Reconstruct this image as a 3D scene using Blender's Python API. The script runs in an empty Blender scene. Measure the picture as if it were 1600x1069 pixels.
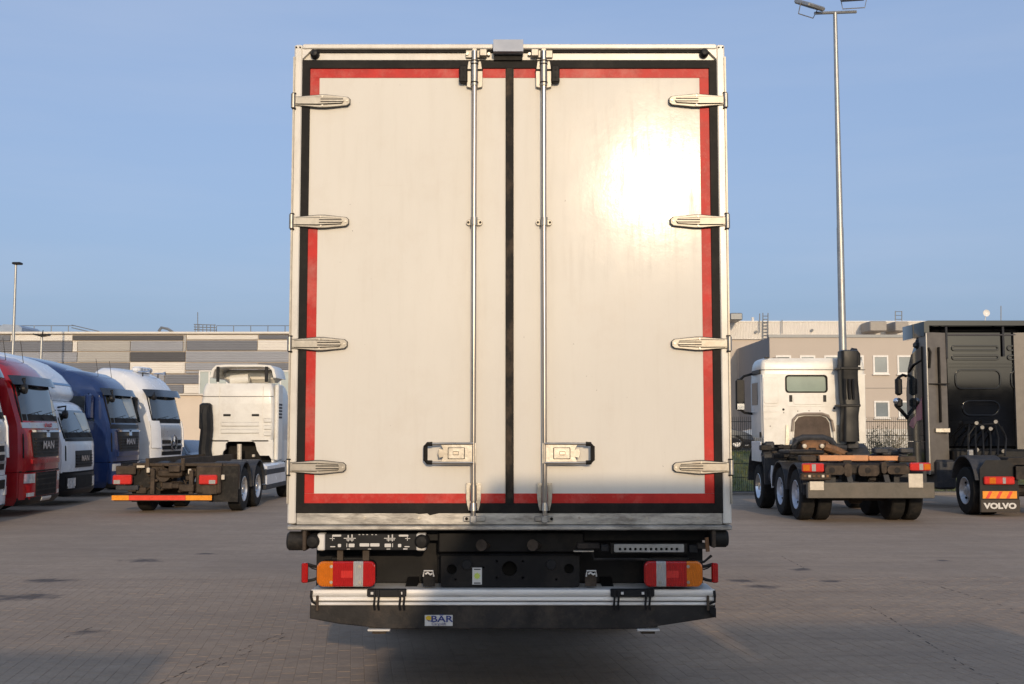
import bpy, math, random
import numpy as np
from mathutils import Vector, Matrix
R_ = math.radians
random.seed(7)
sc = bpy.context.scene

# ------------------------------------------------------------------ camera, sky, sun, exposure
F, PITCH, CAMH = 1758.0, math.atan(138/1758.0), 1.85
cam_d = bpy.data.cameras.new('camera'); cam = bpy.data.objects.new('camera', cam_d)
sc.collection.objects.link(cam); sc.camera = cam
cam.location = (0, 0, CAMH); cam.rotation_euler = (math.pi/2 + PITCH, 0, 0)
cam_d.sensor_width = 36; cam_d.lens = 36*F/1600; cam_d.clip_end = 3000; cam_d.clip_start = 0.05
SUNV = Vector((0.1308, -0.9858, 0.2198)).normalized()
sun_d = bpy.data.lights.new('sun', 'SUN'); sun = bpy.data.objects.new('sun', sun_d)
sc.collection.objects.link(sun)
sun_d.energy = 2.15; sun_d.angle = R_(0.55); sun_d.color = (1.0, 0.77, 0.52)
sun.rotation_euler = SUNV.to_track_quat('Z', 'Y').to_euler(); sun.location = (3, -20, 30)
w = bpy.data.worlds.new('World'); sc.world = w; w.use_nodes = True
nt = w.node_tree; bg = nt.nodes['Background']
sky = nt.nodes.new('ShaderNodeTexSky'); sky.sky_type = 'NISHITA'; sky.sun_disc = False
sky.sun_elevation = math.asin(SUNV.z); sky.sun_rotation = math.atan2(SUNV.x, SUNV.y)
sky.altitude = 50; sky.air_density = 1.0; sky.dust_density = 4.5; sky.ozone_density = 3.0
hs = nt.nodes.new('ShaderNodeHueSaturation'); hs.inputs['Saturation'].default_value = 0.8; hs.inputs['Hue'].default_value = 0.51
nt.links.new(sky.outputs[0], hs.inputs['Color']); 
hz = nt.nodes.new('ShaderNodeMix'); hz.data_type = 'RGBA'; hz.inputs[0].default_value = 0.45      # thin even haze over the whole sky
stc = nt.nodes.new('ShaderNodeTexCoord'); smp = nt.nodes.new('ShaderNodeMapping'); smp.inputs['Scale'].default_value = (1.2, 1.2, 9)
sn = nt.nodes.new('ShaderNodeTexNoise'); sn.inputs['Scale'].default_value = 2.2; sn.inputs['Detail'].default_value = 5
smr = nt.nodes.new('ShaderNodeMapRange'); smr.inputs[1].default_value = .4; smr.inputs[2].default_value = .7; smr.inputs[3].default_value = 0; smr.inputs[4].default_value = .2
nt.links.new(stc.outputs['Generated'], smp.inputs[0]); nt.links.new(smp.outputs[0], sn.inputs['Vector']); nt.links.new(sn.outputs[0], smr.inputs[0]); 
hz.inputs[7].default_value = (2.35, 3.5, 5.65, 1)
nt.links.new(hs.outputs[0], hz.inputs[6]); ci = nt.nodes.new('ShaderNodeMix'); ci.data_type = 'RGBA'; ci.inputs[7].default_value = (3.3, 3.75, 4.7, 1)      # faint wisps of high cloud
nt.links.new(smr.outputs[0], ci.inputs[0]); nt.links.new(hz.outputs[2], ci.inputs[6]); nt.links.new(ci.outputs[2], bg.inputs[0])
bg.inputs[1].default_value = 0.15
sc.view_settings.view_transform = 'Standard'; sc.view_settings.look = 'None'
sc.view_settings.exposure = 0.1; sc.view_settings.gamma = 1.0

# ------------------------------------------------------------------ helpers
def U(px, py, y):                      # photo pixel -> world point at distance y from the camera
    a = (px-800)/F; b = (534.5-py)/F
    d = (a, math.cos(PITCH)-b*math.sin(PITCH), math.sin(PITCH)+b*math.cos(PITCH))
    t = y/d[1]
    return (d[0]*t, y, CAMH + d[2]*t)
def X(px, y, py=672): return U(px, py, y)[0]
def Z(py, y): return U(800, py, y)[2]

OFF = {}
def empty(name, loc, rz=0):
    o = bpy.data.objects.new(name, None); sc.collection.objects.link(o)
    o.location = loc; o.rotation_euler = (0, 0, rz); o.empty_display_size = .3
    return o
def tag(o, label, cat, group=None):
    o['label'] = label; o['category'] = cat
    if group: o['group'] = group
    return o
def thing(name, label, cat, loc, rz=0, group=None, world=False):
    o = empty(name, loc, rz); tag(o, label, cat, group)
    if world: OFF[o.name] = loc        # parts of this thing are written in world coordinates
    return o

class M:
    def __init__(s): s.v = []; s.f = []
    def add(s, vs, fs):
        n = len(s.v); s.v += [tuple(p) for p in vs]; s.f += [tuple(i+n for i in f) for f in fs]; return s
    def box(s, x0, x1, y0, y1, z0, z1, b=0):
        if x0 > x1: x0, x1 = x1, x0
        if y0 > y1: y0, y1 = y1, y0
        if z0 > z1: z0, z1 = z1, z0
        if b <= 0:
            return s.add([(x0,y0,z0),(x1,y0,z0),(x1,y1,z0),(x0,y1,z0),(x0,y0,z1),(x1,y0,z1),(x1,y1,z1),(x0,y1,z1)],
                  [(0,3,2,1),(4,5,6,7),(0,1,5,4),(1,2,6,5),(2,3,7,6),(3,0,4,7)])
        b = min(b, (x1-x0)*.45, (y1-y0)*.45, (z1-z0)*.45)
        def ring(z, i):
            xa, xb, ya, yb = x0+i, x1-i, y0+i, y1-i
            return [(xa+b,ya,z),(xb-b,ya,z),(xb,ya+b,z),(xb,yb-b,z),(xb-b,yb,z),(xa+b,yb,z),(xa,yb-b,z),(xa,ya+b,z)]
        return s.loft([ring(z0, b*.99), ring(z0+b, 0), ring(z1-b, 0), ring(z1, b*.99)])
    def loft(s, rings, caps=True):
        n = len(rings[0]); vs = [p for r in rings for p in r]; fs = []
        for k in range(len(rings)-1):
            for i in range(n):
                j = (i+1) % n
                fs.append((k*n+i, k*n+j, (k+1)*n+j, (k+1)*n+i))
        if caps:
            fs.append(tuple(range(n-1, -1, -1))); fs.append(tuple((len(rings)-1)*n+i for i in range(n)))
        return s.add(vs, fs)
    def cyl(s, p0, p1, r0, r1=None, n=12, caps=True):
        r1 = r0 if r1 is None else r1
        p0, p1 = Vector(p0), Vector(p1); d = (p1-p0).normalized()
        a = d.orthogonal().normalized(); c = d.cross(a)
        rg = [[tuple(p + (a*math.cos(2*math.pi*i/n)+c*math.sin(2*math.pi*i/n))*r) for i in range(n)] for p, r in ((p0,r0),(p1,r1))]
        return s.loft(rg, caps)
    def tube(s, path, r, n=6):
        path = [Vector(p) for p in path]; rings = []
        for k, p in enumerate(path):
            d = (path[min(k+1,len(path)-1)]-path[max(k-1,0)]).normalized()
            ref = Vector((0,0,1)) if abs(d.z) < .9 else Vector((0,1,0))
            a = d.cross(ref).normalized(); c = a.cross(d)
            rr = r[k] if isinstance(r, (list,tuple)) else r
            rings.append([tuple(p+(a*math.cos(2*math.pi*i/n)+c*math.sin(2*math.pi*i/n))*rr) for i in range(n)])
        return s.loft(rings)
    def prism(s, poly, axis, a0, a1):          # polygon (two coords) extruded along axis
        def p3(p, a): return {'x':(a,p[0],p[1]), 'y':(p[0],a,p[1]), 'z':(p[0],p[1],a)}[axis]
        return s.loft([[p3(p,a0) for p in poly], [p3(p,a1) for p in poly]])
    def grid(s, fn, nu, nv):
        vs = [fn(i/nu, j/nv) for j in range(nv+1) for i in range(nu+1)]
        fs = [(j*(nu+1)+i, j*(nu+1)+i+1, (j+1)*(nu+1)+i+1, (j+1)*(nu+1)+i) for j in range(nv) for i in range(nu)]
        return s.add(vs, fs)
    def lathe(s, prof, c, axis='x', n=28, caps=True):      # prof: (r, a)
        rings = []
        for r, a in prof:
            ring = []
            for i in range(n):
                t = 2*math.pi*i/n; p, q = r*math.cos(t), r*math.sin(t)
                ring.append({'x':(c[0]+a, c[1]+p, c[2]+q), 'z':(c[0]+p, c[1]+q, c[2]+a), 'y':(c[0]+p, c[1]+a, c[2]+q)}[axis])
            rings.append(ring)
        return s.loft(rings, caps)
    def build(s, name, mat, parent=None, ang=35, label=None):
        off = OFF.get(parent.name) if parent else None
        vs = s.v if off is None else [(p[0]-off[0], p[1]-off[1], p[2]-off[2]) for p in s.v]
        me = bpy.data.meshes.new(name); me.from_pydata(vs, [], s.f); me.update()
        import bmesh
        bm = bmesh.new(); bm.from_mesh(me); bmesh.ops.recalc_face_normals(bm, faces=bm.faces); bm.to_mesh(me); bm.free()
        return put(name, me, mat, parent, ang, label, off)
def put(name, me, mat, parent, ang=35, label=None, off=None):
    if ang:
        me.polygons.foreach_set('use_smooth', [True]*len(me.polygons)); me.set_sharp_from_angle(angle=R_(ang))
    me.materials.append(mat)
    o = bpy.data.objects.new(name, me); sc.collection.objects.link(o)
    if parent:
        o.parent = parent
        if off is not None: OFF[o.name] = off
    if label: o['label'] = label
    return o
def struct(o): o['kind'] = 'structure'; return o
def circle(cx, cz, r, n=18): return [(cx+r*math.cos(2*math.pi*i/n), cz+r*math.sin(2*math.pi*i/n)) for i in range(n)]
def rrect(x0, x1, z0, z1, r, n=4):
    if x0 > x1: x0, x1 = x1, x0
    if z0 > z1: z0, z1 = z1, z0
    r = min(r, (x1-x0)*.49, (z1-z0)*.49)
    out = []
    for cx, cz, a in ((x1-r,z1-r,0),(x0+r,z1-r,90),(x0+r,z0+r,180),(x1-r,z0+r,270)):
        for i in range(n+1):
            t = R_(a+90*i/n); out.append((cx+r*math.cos(t), cz+r*math.sin(t)))
    return out
def curve_mesh(make, tr):
    cu = make(); ob = bpy.data.objects.new('tmp', cu); sc.collection.objects.link(ob)
    dg = bpy.context.evaluated_depsgraph_get(); dg.update()
    me = bpy.data.meshes.new_from_object(ob.evaluated_get(dg))
    bpy.data.objects.remove(ob); bpy.data.curves.remove(cu)
    for v in me.vertices: v.co = tr(v.co)
    return me
def plate(name, loops, y0, y1, mat, parent, bevel=0, label=None, ang=35):   # upright plate (x,z loops, even-odd holes) between y0 and y1
    def mk():
        cu = bpy.data.curves.new('tmp', 'CURVE'); cu.dimensions = '2D'; cu.fill_mode = 'BOTH'; cu.extrude = max(abs(y1-y0)/2-bevel, 0)
        cu.bevel_depth = bevel; cu.bevel_resolution = 1
        for lp in loops:
            sp = cu.splines.new('POLY'); sp.points.add(len(lp)-1); sp.use_cyclic_u = True
            for p, q in zip(sp.points, lp): p.co = (q[0], q[1], 0, 1)
        return cu
    off = OFF.get(parent.name, (0,0,0)); ym = (y0+y1)/2
    me = curve_mesh(mk, lambda c: Vector((c.x-off[0], ym-c.z-off[1], c.y-off[2])))
    me.name = name
    return put(name, me, mat, parent, ang, label, OFF.get(parent.name))
def text(name, body, size, loc, mat, parent, facing=-1, sx=1.0, bold=0.0, depth=.004, label=None):
    def mk():
        cu = bpy.data.curves.new('tmp', 'FONT'); cu.body = body; cu.size = size; cu.align_x = 'CENTER'; cu.align_y = 'CENTER'
        cu.extrude = depth; cu.offset = bold; cu.resolution_u = 3
        return cu
    off = OFF.get(parent.name, (0,0,0))
    me = curve_mesh(mk, lambda c: Vector((loc[0]-off[0]-facing*c.x*sx, loc[1]-off[1]+facing*c.z, loc[2]-off[2]+c.y)))
    me.name = name
    return put(name, me, mat, parent, 0, label, OFF.get(parent.name))
def copy_tree(o, parent=None):
    c = o.copy(); sc.collection.objects.link(c); c.parent = parent
    for ch in list(o.children): copy_tree(ch, c)
    return c

# ------------------------------------------------------------------ materials
MATS = {}
def mat(name, col, rough=.5, metal=0.0, var=.12, scale=6, bump=0.0, bscale=40, dirt=None, dirt_amt=0.0, rvar=.1, coat=0.0, stretch=(1,1,1), spec=.5):
    if name in MATS: return MATS[name]
    if max(col) < .13 and coat == 0 and spec == .5: spec = .18      # dusty dark plastic, rubber and steel
    m = bpy.data.materials.new(name); m.use_nodes = True; MATS[name] = m
    t = m.node_tree; p = t.nodes['Principled BSDF']
    tc = t.nodes.new('ShaderNodeTexCoord'); mp = t.nodes.new('ShaderNodeMapping'); mp.inputs['Scale'].default_value = stretch
    t.links.new(tc.outputs['Object'], mp.inputs['Vector'])
    nz = t.nodes.new('ShaderNodeTexNoise'); nz.inputs['Scale'].default_value = scale; nz.inputs['Detail'].default_value = 6; nz.inputs['Roughness'].default_value = .65
    t.links.new(mp.outputs[0], nz.inputs['Vector'])
    rp = t.nodes.new('ShaderNodeValToRGB'); rp.color_ramp.elements[0].position = .3; rp.color_ramp.elements[1].position = .7
    c0 = [c*(1-var) for c in col]; c1 = [min(1, c*(1+var)) for c in col]
    rp.color_ramp.elements[0].color = (*c0, 1); rp.color_ramp.elements[1].color = (*c1, 1)
    t.links.new(nz.outputs[0], rp.inputs[0]); out = rp.outputs[0]
    if dirt:
        n2 = t.nodes.new('ShaderNodeTexNoise'); n2.inputs['Scale'].default_value = scale*.45; n2.inputs['Detail'].default_value = 8; n2.inputs['Roughness'].default_value = .75
        t.links.new(mp.outputs[0], n2.inputs['Vector'])
        r2 = t.nodes.new('ShaderNodeMapRange'); r2.inputs[1].default_value = .48; r2.inputs[2].default_value = .72; r2.inputs[4].default_value = dirt_amt
        t.links.new(n2.outputs[0], r2.inputs[0])
        mx = t.nodes.new('ShaderNodeMix'); mx.data_type = 'RGBA'; mx.inputs[7].default_value = (*dirt, 1)
        t.links.new(r2.outputs[0], mx.inputs[0]); t.links.new(out, mx.inputs[6]); out = mx.outputs[2]
    t.links.new(out, p.inputs['Base Color'])
    mr = t.nodes.new('ShaderNodeMapRange'); mr.inputs[3].default_value = max(.02, rough-rvar); mr.inputs[4].default_value = min(1, rough+rvar)
    t.links.new(nz.outputs[0], mr.inputs[0]); t.links.new(mr.outputs[0], p.inputs['Roughness'])
    p.inputs['Metallic'].default_value = metal; p.inputs['Coat Weight'].default_value = coat; p.inputs['Coat Roughness'].default_value = .05
    p.inputs['Specular IOR Level'].default_value = spec
    if bump:
        n3 = t.nodes.new('ShaderNodeTexNoise'); n3.inputs['Scale'].default_value = bscale; n3.inputs['Detail'].default_value = 4
        t.links.new(mp.outputs[0], n3.inputs['Vector'])
        b = t.nodes.new('ShaderNodeBump'); b.inputs['Strength'].default_value = bump; b.inputs['Distance'].default_value = .01
        t.links.new(n3.outputs[0], b.inputs['Height']); t.links.new(b.outputs[0], p.inputs['Normal'])
    return m
def lens(name, col, rough=.12):
    m = mat(name, col, rough, 0, .1, 30, rvar=.04, coat=.6)
    t = m.node_tree; p = t.nodes['Principled BSDF']
    wv = t.nodes.new('ShaderNodeTexWave'); wv.inputs['Scale'].default_value = 30; wv.bands_direction = 'X'
    tc = t.nodes.new('ShaderNodeTexCoord'); t.links.new(tc.outputs['Object'], wv.inputs['Vector'])
    b = t.nodes.new('ShaderNodeBump'); b.inputs['Strength'].default_value = .7; b.inputs['Distance'].default_value = .005
    t.links.new(wv.outputs[1], b.inputs['Height']); t.links.new(b.outputs[0], p.inputs['Normal'])
    return m

DIRT = (.16, .12, .09)
box_white = mat('box_white_paint', (.74, .71, .65), .32, 0, .05, 3, dirt=(.5,.43,.34), dirt_amt=.35, stretch=(1,1,.3))
post_white = mat('post_paint', (.72, .68, .6), .3, 0, .06, 5, dirt=(.3,.24,.18), dirt_amt=.5, stretch=(1,1,.5))
tape_red = mat('red_tape', (.5, .026, .02), .45, 0, .22, 7, dirt=(.62,.34,.27), dirt_amt=.4, spec=.2)
seal_black = mat('seal_rubber', (.012, .011, .01), .6, 0, .3, 8, dirt=(.05,.042,.034), dirt_amt=.5, spec=.15)
rubber = mat('rubber', (.016, .015, .014), .6, 0, .25, 12, bump=.2, dirt=(.1,.085,.07), dirt_amt=.45)
steel = mat('galvanised_steel', (.4, .375, .33), .42, .8, .25, 16, bump=.08, dirt=(.22,.18,.13), dirt_amt=.55)
hinge_paint = mat('hinge_paint', (.34, .32, .28), .46, .6, .22, 14, bump=.08, dirt=(.25,.2,.15), dirt_amt=.5)
rod_steel = mat('rod_steel', (.5, .45, .38), .3, .95, .12, 10, stretch=(1,1,.2), dirt=(.25,.2,.16), dirt_amt=.35)
sill_metal = mat('sill_metal', (.46, .44, .4), .38, .45, .3, 9, bump=.15, bscale=14, dirt=(.06,.048,.038), dirt_amt=1.0, stretch=(.6,1,2.2))
alu = mat('aluminium', (.68, .66, .62), .45, .15, .1, 4, bump=.05, dirt=(.26,.22,.175), dirt_amt=.7, stretch=(.5,1,4))
black_paint = mat('black_chassis_paint', (.011, .011, .012), .42, 0, .25, 5, dirt=(.04,.033,.027), dirt_amt=.7, spec=.15)
chassis_dirty = mat('dirty_chassis', (.024, .021, .019), .6, .1, .4, 7, bump=.3, dirt=(.085,.064,.048), dirt_amt=.8)
chassis_brown = mat('dusty_brown_chassis', (.055, .041, .03), .65, 0, .4, 7, bump=.4, dirt=(.13,.094,.066), dirt_amt=.7)
plastic_dark = mat('dark_plastic', (.014, .0145, .016), .42, 0, .2, 8, dirt=(.045,.04,.035), dirt_amt=.4, spec=.18)
fender_grey = mat('fender_plastic', (.04, .043, .05), .5, 0, .15, 8, dirt=(.13,.11,.09), dirt_amt=.5)
amber = lens('amber_lens', (.68, .17, .006)); red_l = lens('red_lens', (.46, .012, .01)); clear_l = lens('clear_lens', (.42, .41, .39))
red_bright = lens('bright_red_lens', (.7, .04, .03))
white_mark = mat('white_print', (.62, .6, .56), .5, 0, .05, 10)
cover_grey = mat('cover_sheet', (.42, .43, .45), .4, .4, .06, 10)
glass = mat('dark_glass', (.03, .036, .036), .04, 0, .2, 1.5, rvar=.02, coat=.3, spec=.9); glass.node_tree.nodes['Principled BSDF'].inputs['IOR'].default_value = 1.65
chrome = mat('chrome', (.75, .75, .76), .12, 1.0, .05, 8, rvar=.04)
silver = mat('silver_paint', (.45, .46, .47), .3, .7, .05, 8)
man_red = mat('red_cab_paint', (.33, .012, .016), .22, 0, .08, 3, coat=.6, dirt=(.2,.05,.045), dirt_amt=.25)
cab_white = mat('white_cab_paint', (.74, .75, .76), .25, 0, .04, 3, coat=.4, dirt=(.5,.47,.42), dirt_amt=.3)
cab_cream = mat('cream_white_cab_paint', (.74, .72, .66), .32, 0, .05, 3, coat=.2, dirt=(.45,.38,.3), dirt_amt=.4)
cab_blue = mat('blue_cab_paint', (.012, .03, .11), .22, 0, .1, 3, coat=.6, dirt=(.05,.06,.11), dirt_amt=.3)
cab_black = mat('black_cab_paint', (.003, .0032, .004), .06, 0, .2, 3, coat=.02, rvar=.03, dirt=(.007,.007,.007), dirt_amt=.5, spec=.75)
panel_greyside = mat('grey_side_fairing', (.15, .135, .12), .4, .2, .15, 5, dirt=(.16,.14,.12), dirt_amt=.5)
tyre_m = mat('tyre_rubber', (.015, .0145, .014), .85, 0, .3, 14, bump=.4, bscale=60, spec=.25, dirt=(.05,.042,.034), dirt_amt=.6)
rim_m = mat('rim_steel', (.55, .56, .58), .35, .5, .1, 10, dirt=(.2,.17,.14), dirt_amt=.5)
lamp_glass = mat('headlamp_glass', (.75, .76, .76), .12, .4, .3, 14, rvar=.05, coat=.8)
orange_beam = mat('orange_beam_paint', (.62, .27, .11), .55, 0, .15, 6, dirt=(.3,.16,.09), dirt_amt=.5)
reflect_orange = mat('orange_reflective_tape', (.85, .3, .02), .3, 0, .12, 12)
reflect_red = mat('red_reflective_tape', (.75, .06, .03), .3, 0, .12, 12)
cream_plate = mat('cream_plate', (.6, .53, .42), .4, 0, .12, 12, dirt=(.3,.25,.18), dirt_amt=.4)
rust = mat('rusty_metal', (.22, .11, .05), .75, .2, .4, 9, bump=.4, dirt=(.07,.05,.035), dirt_amt=.8)
pole_m = mat('galvanised_pole', (.4, .4, .38), .45, .7, .12, 6, dirt=(.2,.18,.16), dirt_amt=.4)
yellow_m = mat('yellow_mark', (.7, .45, .03), .4)
blue_m = mat('blue_print', (.03, .05, .2), .4)
green_m = mat('green_print', (.55, .65, .12), .5)
pink_m = mat('magenta_decal', (.28, .03, .1), .3, 0, .3, 4, coat=.5)

# door paint: rubbed, streaked, with a broad soft gloss
def door_paint():
    m = mat('door_paint', (.73, .69, .61), .2, 0, .03, 1.6, rvar=.0, stretch=(1,1,.5), spec=.2)
    t = m.node_tree; p = t.nodes['Principled BSDF']
    tc = t.nodes.new('ShaderNodeTexCoord')
    mp = t.nodes.new('ShaderNodeMapping'); mp.inputs['Scale'].default_value = (14, 14, 1.2); t.links.new(tc.outputs['Object'], mp.inputs[0])
    n = t.nodes.new('ShaderNodeTexNoise'); n.inputs['Scale'].default_value = 1.6; n.inputs['Detail'].default_value = 8; n.inputs['Roughness'].default_value = .7
    t.links.new(mp.outputs[0], n.inputs[0])
    n2 = t.nodes.new('ShaderNodeTexNoise'); n2.inputs['Scale'].default_value = 2.2; n2.inputs['Detail'].default_value = 9; n2.inputs['Roughness'].default_value = .7
    t.links.new(tc.outputs['Object'], n2.inputs[0])
    mul = t.nodes.new('ShaderNodeMath'); mul.operation = 'MULTIPLY'; t.links.new(n.outputs[0], mul.inputs[0]); t.links.new(n2.outputs[0], mul.inputs[1])
    mr = t.nodes.new('ShaderNodeMapRange'); mr.inputs[1].default_value = .12; mr.inputs[2].default_value = .42; mr.inputs[3].default_value = .07; mr.inputs[4].default_value = .19
    t.links.new(mul.outputs[0], mr.inputs[0]); t.links.new(mr.outputs[0], p.inputs['Roughness'])
    old = p.inputs['Base Color'].links[0].from_socket
    for src, lo, hi, amt, colr in ((n, .5, .72, .13, (.5,.44,.36)), (n2, .52, .72, .25, (.6,.52,.42))):
        g1 = t.nodes.new('ShaderNodeMapRange'); g1.inputs[1].default_value = lo; g1.inputs[2].default_value = hi; g1.inputs[4].default_value = amt; t.links.new(src.outputs[0], g1.inputs[0])
        gm = t.nodes.new('ShaderNodeMix'); gm.data_type = 'RGBA'; gm.inputs[7].default_value = (*colr, 1); t.links.new(g1.outputs[0], gm.inputs[0]); t.links.new(old, gm.inputs[6]); old = gm.outputs[2]
    n5 = t.nodes.new('ShaderNodeTexNoise'); n5.inputs['Scale'].default_value = 38; n5.inputs['Detail'].default_value = 2; t.links.new(tc.outputs['Object'], n5.inputs[0])
    g1 = t.nodes.new('ShaderNodeMapRange'); g1.inputs[1].default_value = .74; g1.inputs[2].default_value = .78; g1.inputs[4].default_value = .6; t.links.new(n5.outputs[0], g1.inputs[0])
    gm = t.nodes.new('ShaderNodeMix'); gm.data_type = 'RGBA'; gm.inputs[7].default_value = (.25,.21,.17,1); t.links.new(g1.outputs[0], gm.inputs[0]); t.links.new(old, gm.inputs[6])
    t.links.new(gm.outputs[2], p.inputs['Base Color'])
    sp_ = t.nodes.new('ShaderNodeMapRange'); sp_.inputs[1].default_value = .38; sp_.inputs[2].default_value = .64; sp_.inputs[3].default_value = .14; sp_.inputs[4].default_value = .03
    t.links.new(n.outputs[0], sp_.inputs[0]); t.links.new(sp_.outputs[0], p.inputs['Specular IOR Level'])
    b = t.nodes.new('ShaderNodeBump'); b.inputs['Strength'].default_value = .05; b.inputs['Distance'].default_value = .02
    t.links.new(n2.outputs[0], b.inputs['Height']); t.links.new(b.outputs[0], p.inputs['Normal'])
    return m
door_m = door_paint()

# paved yard: one material on the far sheet and on the near stones
PAV_A = R_(98)          # direction of the continuous joints
BW, BH = .21, .105
STAINS = [(45,928,.42,.13),(85,903,.3,.1),(230,872,.3,.1),(325,862,.16,.06),(1247,886,.17,.09),(1190,912,.22,.07),(1293,904,.16,.05),(1155,903,.2,.08),(1463,872,.12,.05),(150,980,.2,.06)]
def yard_mat():
    m = bpy.data.materials.new('concrete_pavers'); m.use_nodes = True; t = m.node_tree; p = t.nodes['Principled BSDF']
    g = t.nodes.new('ShaderNodeNewGeometry'); pos = g.outputs['Position']
    rot = t.nodes.new('ShaderNodeVectorRotate'); rot.rotation_type = 'Z_AXIS'; rot.inputs['Angle'].default_value = -PAV_A
    t.links.new(pos, rot.inputs['Vector'])
    br = t.nodes.new('ShaderNodeTexBrick'); br.inputs['Scale'].default_value = 1; br.inputs['Brick Width'].default_value = BW; br.inputs['Row Height'].default_value = BH
    br.inputs['Mortar Size'].default_value = .0035; br.inputs['Mortar Smooth'].default_value = .4
    br.inputs['Color1'].default_value = (.45,.33,.228,1); br.inputs['Color2'].default_value = (.49,.363,.255,1); br.inputs['Mortar'].default_value = (.4,.298,.207,1)
    t.links.new(rot.outputs[0], br.inputs['Vector']); col = br.outputs['Color']
    def noise(scale, detail=6, rough=.6, vec=pos):
        n = t.nodes.new('ShaderNodeTexNoise'); n.inputs['Scale'].default_value = scale; n.inputs['Detail'].default_value = detail; n.inputs['Roughness'].default_value = rough
        t.links.new(vec, n.inputs['Vector']); return n.outputs[0]
    def mix(fac, a, bcol, mode='MIX'):
        x = t.nodes.new('ShaderNodeMix'); x.data_type = 'RGBA'; x.blend_type = mode
        t.links.new(fac, x.inputs[0]); t.links.new(a, x.inputs[6]); x.inputs[7].default_value = (*bcol, 1); return x.outputs[2]
    def rng(v, a, b, c, d):
        r = t.nodes.new('ShaderNodeMapRange'); r.inputs[1].default_value = a; r.inputs[2].default_value = b; r.inputs[3].default_value = c; r.inputs[4].default_value = d
        t.links.new(v, r.inputs[0]); return r.outputs[0]
    big = noise(.35, 5); mid = noise(1.7, 7, .7); fine = noise(45, 5, .7)
    mp = t.nodes.new('ShaderNodeMapping'); mp.inputs['Scale'].default_value = (.25, 1.6, 1); mp.inputs['Rotation'].default_value = (0,0,R_(14)); t.links.new(pos, mp.inputs[0])
    streak = noise(1.1, 7, .65, mp.outputs[0])
    col = mix(rng(big, .36, .64, 0, .6), col, (.32,.24,.172))
    col = mix(rng(streak, .42, .66, 0, .65), col, (.31,.233,.17))
    col = mix(rng(mid, .52, .72, 0, .4), col, (.5,.39,.295))
    col = mix(rng(fine, .35, .7, 0, .4), col, (.19,.155,.13))
    tot = None
    for px, py, rx, ry in STAINS:
        D = CAMH*F/(py-672)
        sb = t.nodes.new('ShaderNodeVectorMath'); sb.operation = 'SUBTRACT'; sb.inputs[1].default_value = ((px-800)/F*D, D, 0); t.links.new(pos, sb.inputs[0])
        ml = t.nodes.new('ShaderNodeVectorMath'); ml.operation = 'MULTIPLY'; ml.inputs[1].default_value = (1/rx, 1/(ry*2.4), 0); t.links.new(sb.outputs[0], ml.inputs[0])
        ln = t.nodes.new('ShaderNodeVectorMath'); ln.operation = 'LENGTH'; t.links.new(ml.outputs[0], ln.inputs[0])
        ad = t.nodes.new('ShaderNodeMath'); ad.operation = 'MULTIPLY_ADD'; ad.inputs[1].default_value = 3.0; t.links.new(noise(4, 5), ad.inputs[0]); t.links.new(ln.outputs['Value'], ad.inputs[2])
        v = rng(ad.outputs[0], 1.75, 2.6, .8, 0)
        if tot is None: tot = v
        else:
            mm = t.nodes.new('ShaderNodeMath'); mm.operation = 'MAXIMUM'; t.links.new(tot, mm.inputs[0]); t.links.new(v, mm.inputs[1]); tot = mm.outputs[0]
    blot = noise(7, 8, .75); scuff = noise(2.6, 8, .75, mp.outputs[0]); speck = noise(16, 4, .8)
    col = mix(rng(blot, .5, .68, 0, .55), col, (.25,.187,.135)); col = mix(rng(scuff, .55, .7, 0, .6), col, (.23,.172,.125)); col = mix(rng(speck, .62, .75, 0, .5), col, (.58,.46,.35))
    col = mix(tot, col, (.07,.06,.058))
    t.links.new(col, p.inputs['Base Color']); p.inputs['Roughness'].default_value = .88; p.inputs['Specular IOR Level'].default_value = .25
    bp = t.nodes.new('ShaderNodeBump'); bp.inputs['Strength'].default_value = .35; bp.inputs['Distance'].default_value = .004
    t.links.new(fine, bp.inputs['Height']); t.links.new(bp.outputs[0], p.inputs['Normal'])
    return m
yard_m = yard_mat()

# ------------------------------------------------------------------ ground
g = M(); g.grid(lambda u,v: (-900+1800*u, -900+1800*v, -.0025), 6, 6)
ground = struct(g.build('yard_pavement', yard_m, None, 0))
# near stones as geometry (same lattice as the material)
ca, sa = math.cos(PAV_A), math.sin(PAV_A)
def stone_mesh(h0=.0, cx=0, cy=0, m=None, tilt=(0,0)):
    m = m or M(); a, b, c = BW/2-.0018, BH/2-.0018, .004
    def z(x, y): return h0 + tilt[0]*x + tilt[1]*y
    def P(x, y, zz): return (cx + x*ca - y*sa, cy + x*sa + y*ca, zz)
    r0 = [(-a,-b),(a,-b),(a,b),(-a,b)]; r1 = [(-a+c,-b+c),(a-c,-b+c),(a-c,b-c),(-a+c,b-c)]
    vs = [P(x,y,-.03) for x,y in r0]+[P(x,y,z(x,y)-.001) for x,y in r0]+[P(x,y,z(x,y)) for x,y in r1]
    fs = [(i,(i+1)%4,4+(i+1)%4,4+i) for i in range(4)]+[(4+i,4+(i+1)%4,8+(i+1)%4,8+i) for i in range(4)]+[(8,9,10,11)]
    m.add(vs, fs); return m
cells = []
for r in range(-200, 200):
    for k in range(-120, 120):
        offx = BW*.5 if r % 2 == 0 else 0
        bx = (k+.5)*BW - offx; by = (r+.5)*BH
        wx, wy = bx*ca - by*sa, bx*sa + by*ca
        if 7.6 < wy < 14.5 and abs(wx) < wy*.47+.2:
            cells.append((wy, wx, r, k))
def on_screen(c): 
    wy, wx = c[0], c[1]
    return wy > 8.15 and abs(wx) < .452*wy
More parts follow.
